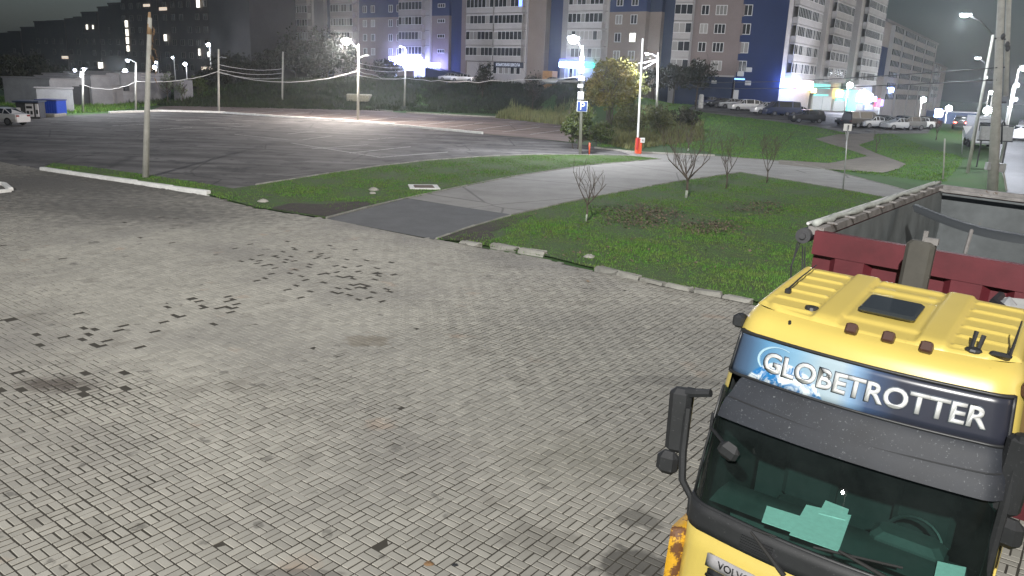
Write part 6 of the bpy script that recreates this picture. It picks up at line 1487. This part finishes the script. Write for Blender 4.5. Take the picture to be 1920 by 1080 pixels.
# rolled tarp along the left rail
pts = []; rn = random.Random(3)
for i in range(30): pts.append(Vector((-HW - .02 + rn.uniform(-.02, .02), YF - .03 + LB * i / 29, ZF + .07 + rn.uniform(-.012, .012))))
mb = MB(); mb.tube(pts, [.032 + rn.uniform(-.01, .018) for _ in pts], 8); mb.build('rolled_tarp', M['tarp'], truck, True)
mb = MB(); mb.tube([Vector((-HW - .10, YF - .06, ZF + .06)), Vector((-HW - .10, YR, ZF + .06))], .02, 5); mb.build('tarp_rope', M['cable'], truck)
mb = MB(); mb.tube([Vector((-HW - .12, YF - .10, ZF - .08)), Vector((-HW - .12, YF + .10, ZF - .08))], .085, 14); mb.tube([Vector((-HW - .12, YF - .13, ZF - .08)), Vector((-HW - .12, YF + .13, ZF - .08))], .035, 10); mb.build('winch_drum', M['dark_metal'], truck)
mb = MB()
for k in range(2):
    x = -HW - .15 - .05 * k * .5; mb.tube([Vector((x, YF - .05, ZF - .15)), Vector((x - .05 + .03 * k, YF - .08, ZF - .45)), Vector((x + .04 * k - .05, YF - .02, ZF - .62 - .05 * k)), Vector((x + .10, YF - .05, ZF - .5)), Vector((x + .06, YF - .06, ZF - .2))], .008, 4)
mb.build('hanging_rope', M['dark_metal'], truck)
# curved bow across the body
A_ = lz(1713, 388, ZF - .02); B_ = Vector((HW - .1, A_.y - 1.2, ZF - .02)); rows = []
for i in range(17):
    t = i / 16; p = A_.lerp(B_, t); p.z += -.10 * math.sin(math.pi * t); p.y -= .25 * math.sin(math.pi * t)
    rows.append([p + Vector((.05, -.17, -.05)), p + Vector((0, -.12, .03)), p + Vector((0, .12, .04)), p + Vector((.05, .17, -.04))])
mb = MB(); mb.grid(rows); mb.build('tarp_bow', mat('grey_bow_tube', (.045, .05, .055), .6), truck, True)
# liner fold and prop inside
mb = MB(); p = Vector((.05, YF + .35, ZF - .35)); mb.tube([p + Vector((-.05, 1.6, .35)), p + Vector((-.02, 1.0, -.2)), p], .022, 6); mb.ball(p, .07, 8, 6); mb.build('prop_rod', M['rail'], truck)
# intake stack, right hand fairing
a_, c_ = lb(1707, 448, 2.45), lb(1752, 540, 2.45); tpr = lb(1752, 456, 2.45)
mb = MB(); mb.cbox(((a_.x + tpr.x) / 2, 2.45, (a_.z + 2.2) / 2), (tpr.x - a_.x + .04, .16, a_.z - 2.2), bev=.035); mb.build('intake_stack', M['stack'], truck)
mb = MB(); mb.cbox(((a_.x + tpr.x) / 2 + .02, 2.45, a_.z + .03), (.04, .03, .14)); mb.cbox(((a_.x + tpr.x) / 2 + .08, 2.45, a_.z + .01), (.12, .06, .06)); mb.build('intake_bracket', M['rail'], truck)
p = lb(1888, 556, 2.35); mb = MB(); mb.cbox((p.x + .02, 2.35, p.z - .5), (.14, .14, 1.0), bev=.06); mb.build('exhaust_stack', M['metal'], truck)
q = [lz(1862, 572, 3.64), lz(1875, 560, 3.66), lz(1935, 566, 3.66), lz(1975, 640, 3.60), lz(1912, 612, 3.60)]
mb = MB(); mb.add([p + Vector((0, 0, .02)) for p in q] + [p + Vector((0, 0, -.9)) for p in q], [(0, 1, 2, 3, 4)] + [(i, (i + 1) % 5, 5 + (i + 1) % 5, 5 + i) for i in range(5)]); mb.build('side_fairing', M['whitefair'], truck)
mb = MB(); mb.tube([q[0] + Vector((0, 0, .03)), q[4] + Vector((0, 0, .03)), q[3] + Vector((0, 0, .03))], .04, 6); mb.tube([q[0] + Vector((0, 0, .03)), q[1] + Vector((0, 0, .03))], .04, 6); mb.build('fairing_seal', M['black'], truck)
# ================================================================== NIGHT HAZE
hz = bpy.data.materials.new('night_haze'); hz.use_nodes = True
n, l = hz.node_tree.nodes, hz.node_tree.links; n.remove(n['Principled BSDF'])
pv = n.new('ShaderNodeVolumePrincipled'); pv.inputs['Color'].default_value = (.80, .87, .90, 1); pv.inputs['Density'].default_value = 0.0004; pv.inputs['Anisotropy'].default_value = .82
l.new(pv.outputs[0], n['Material Output'].inputs['Volume'])
mb = MB(); mb.box(-420, 420, -60, 620, -12, 62); o = mb.build('haze', hz); o['kind'] = 'stuff'
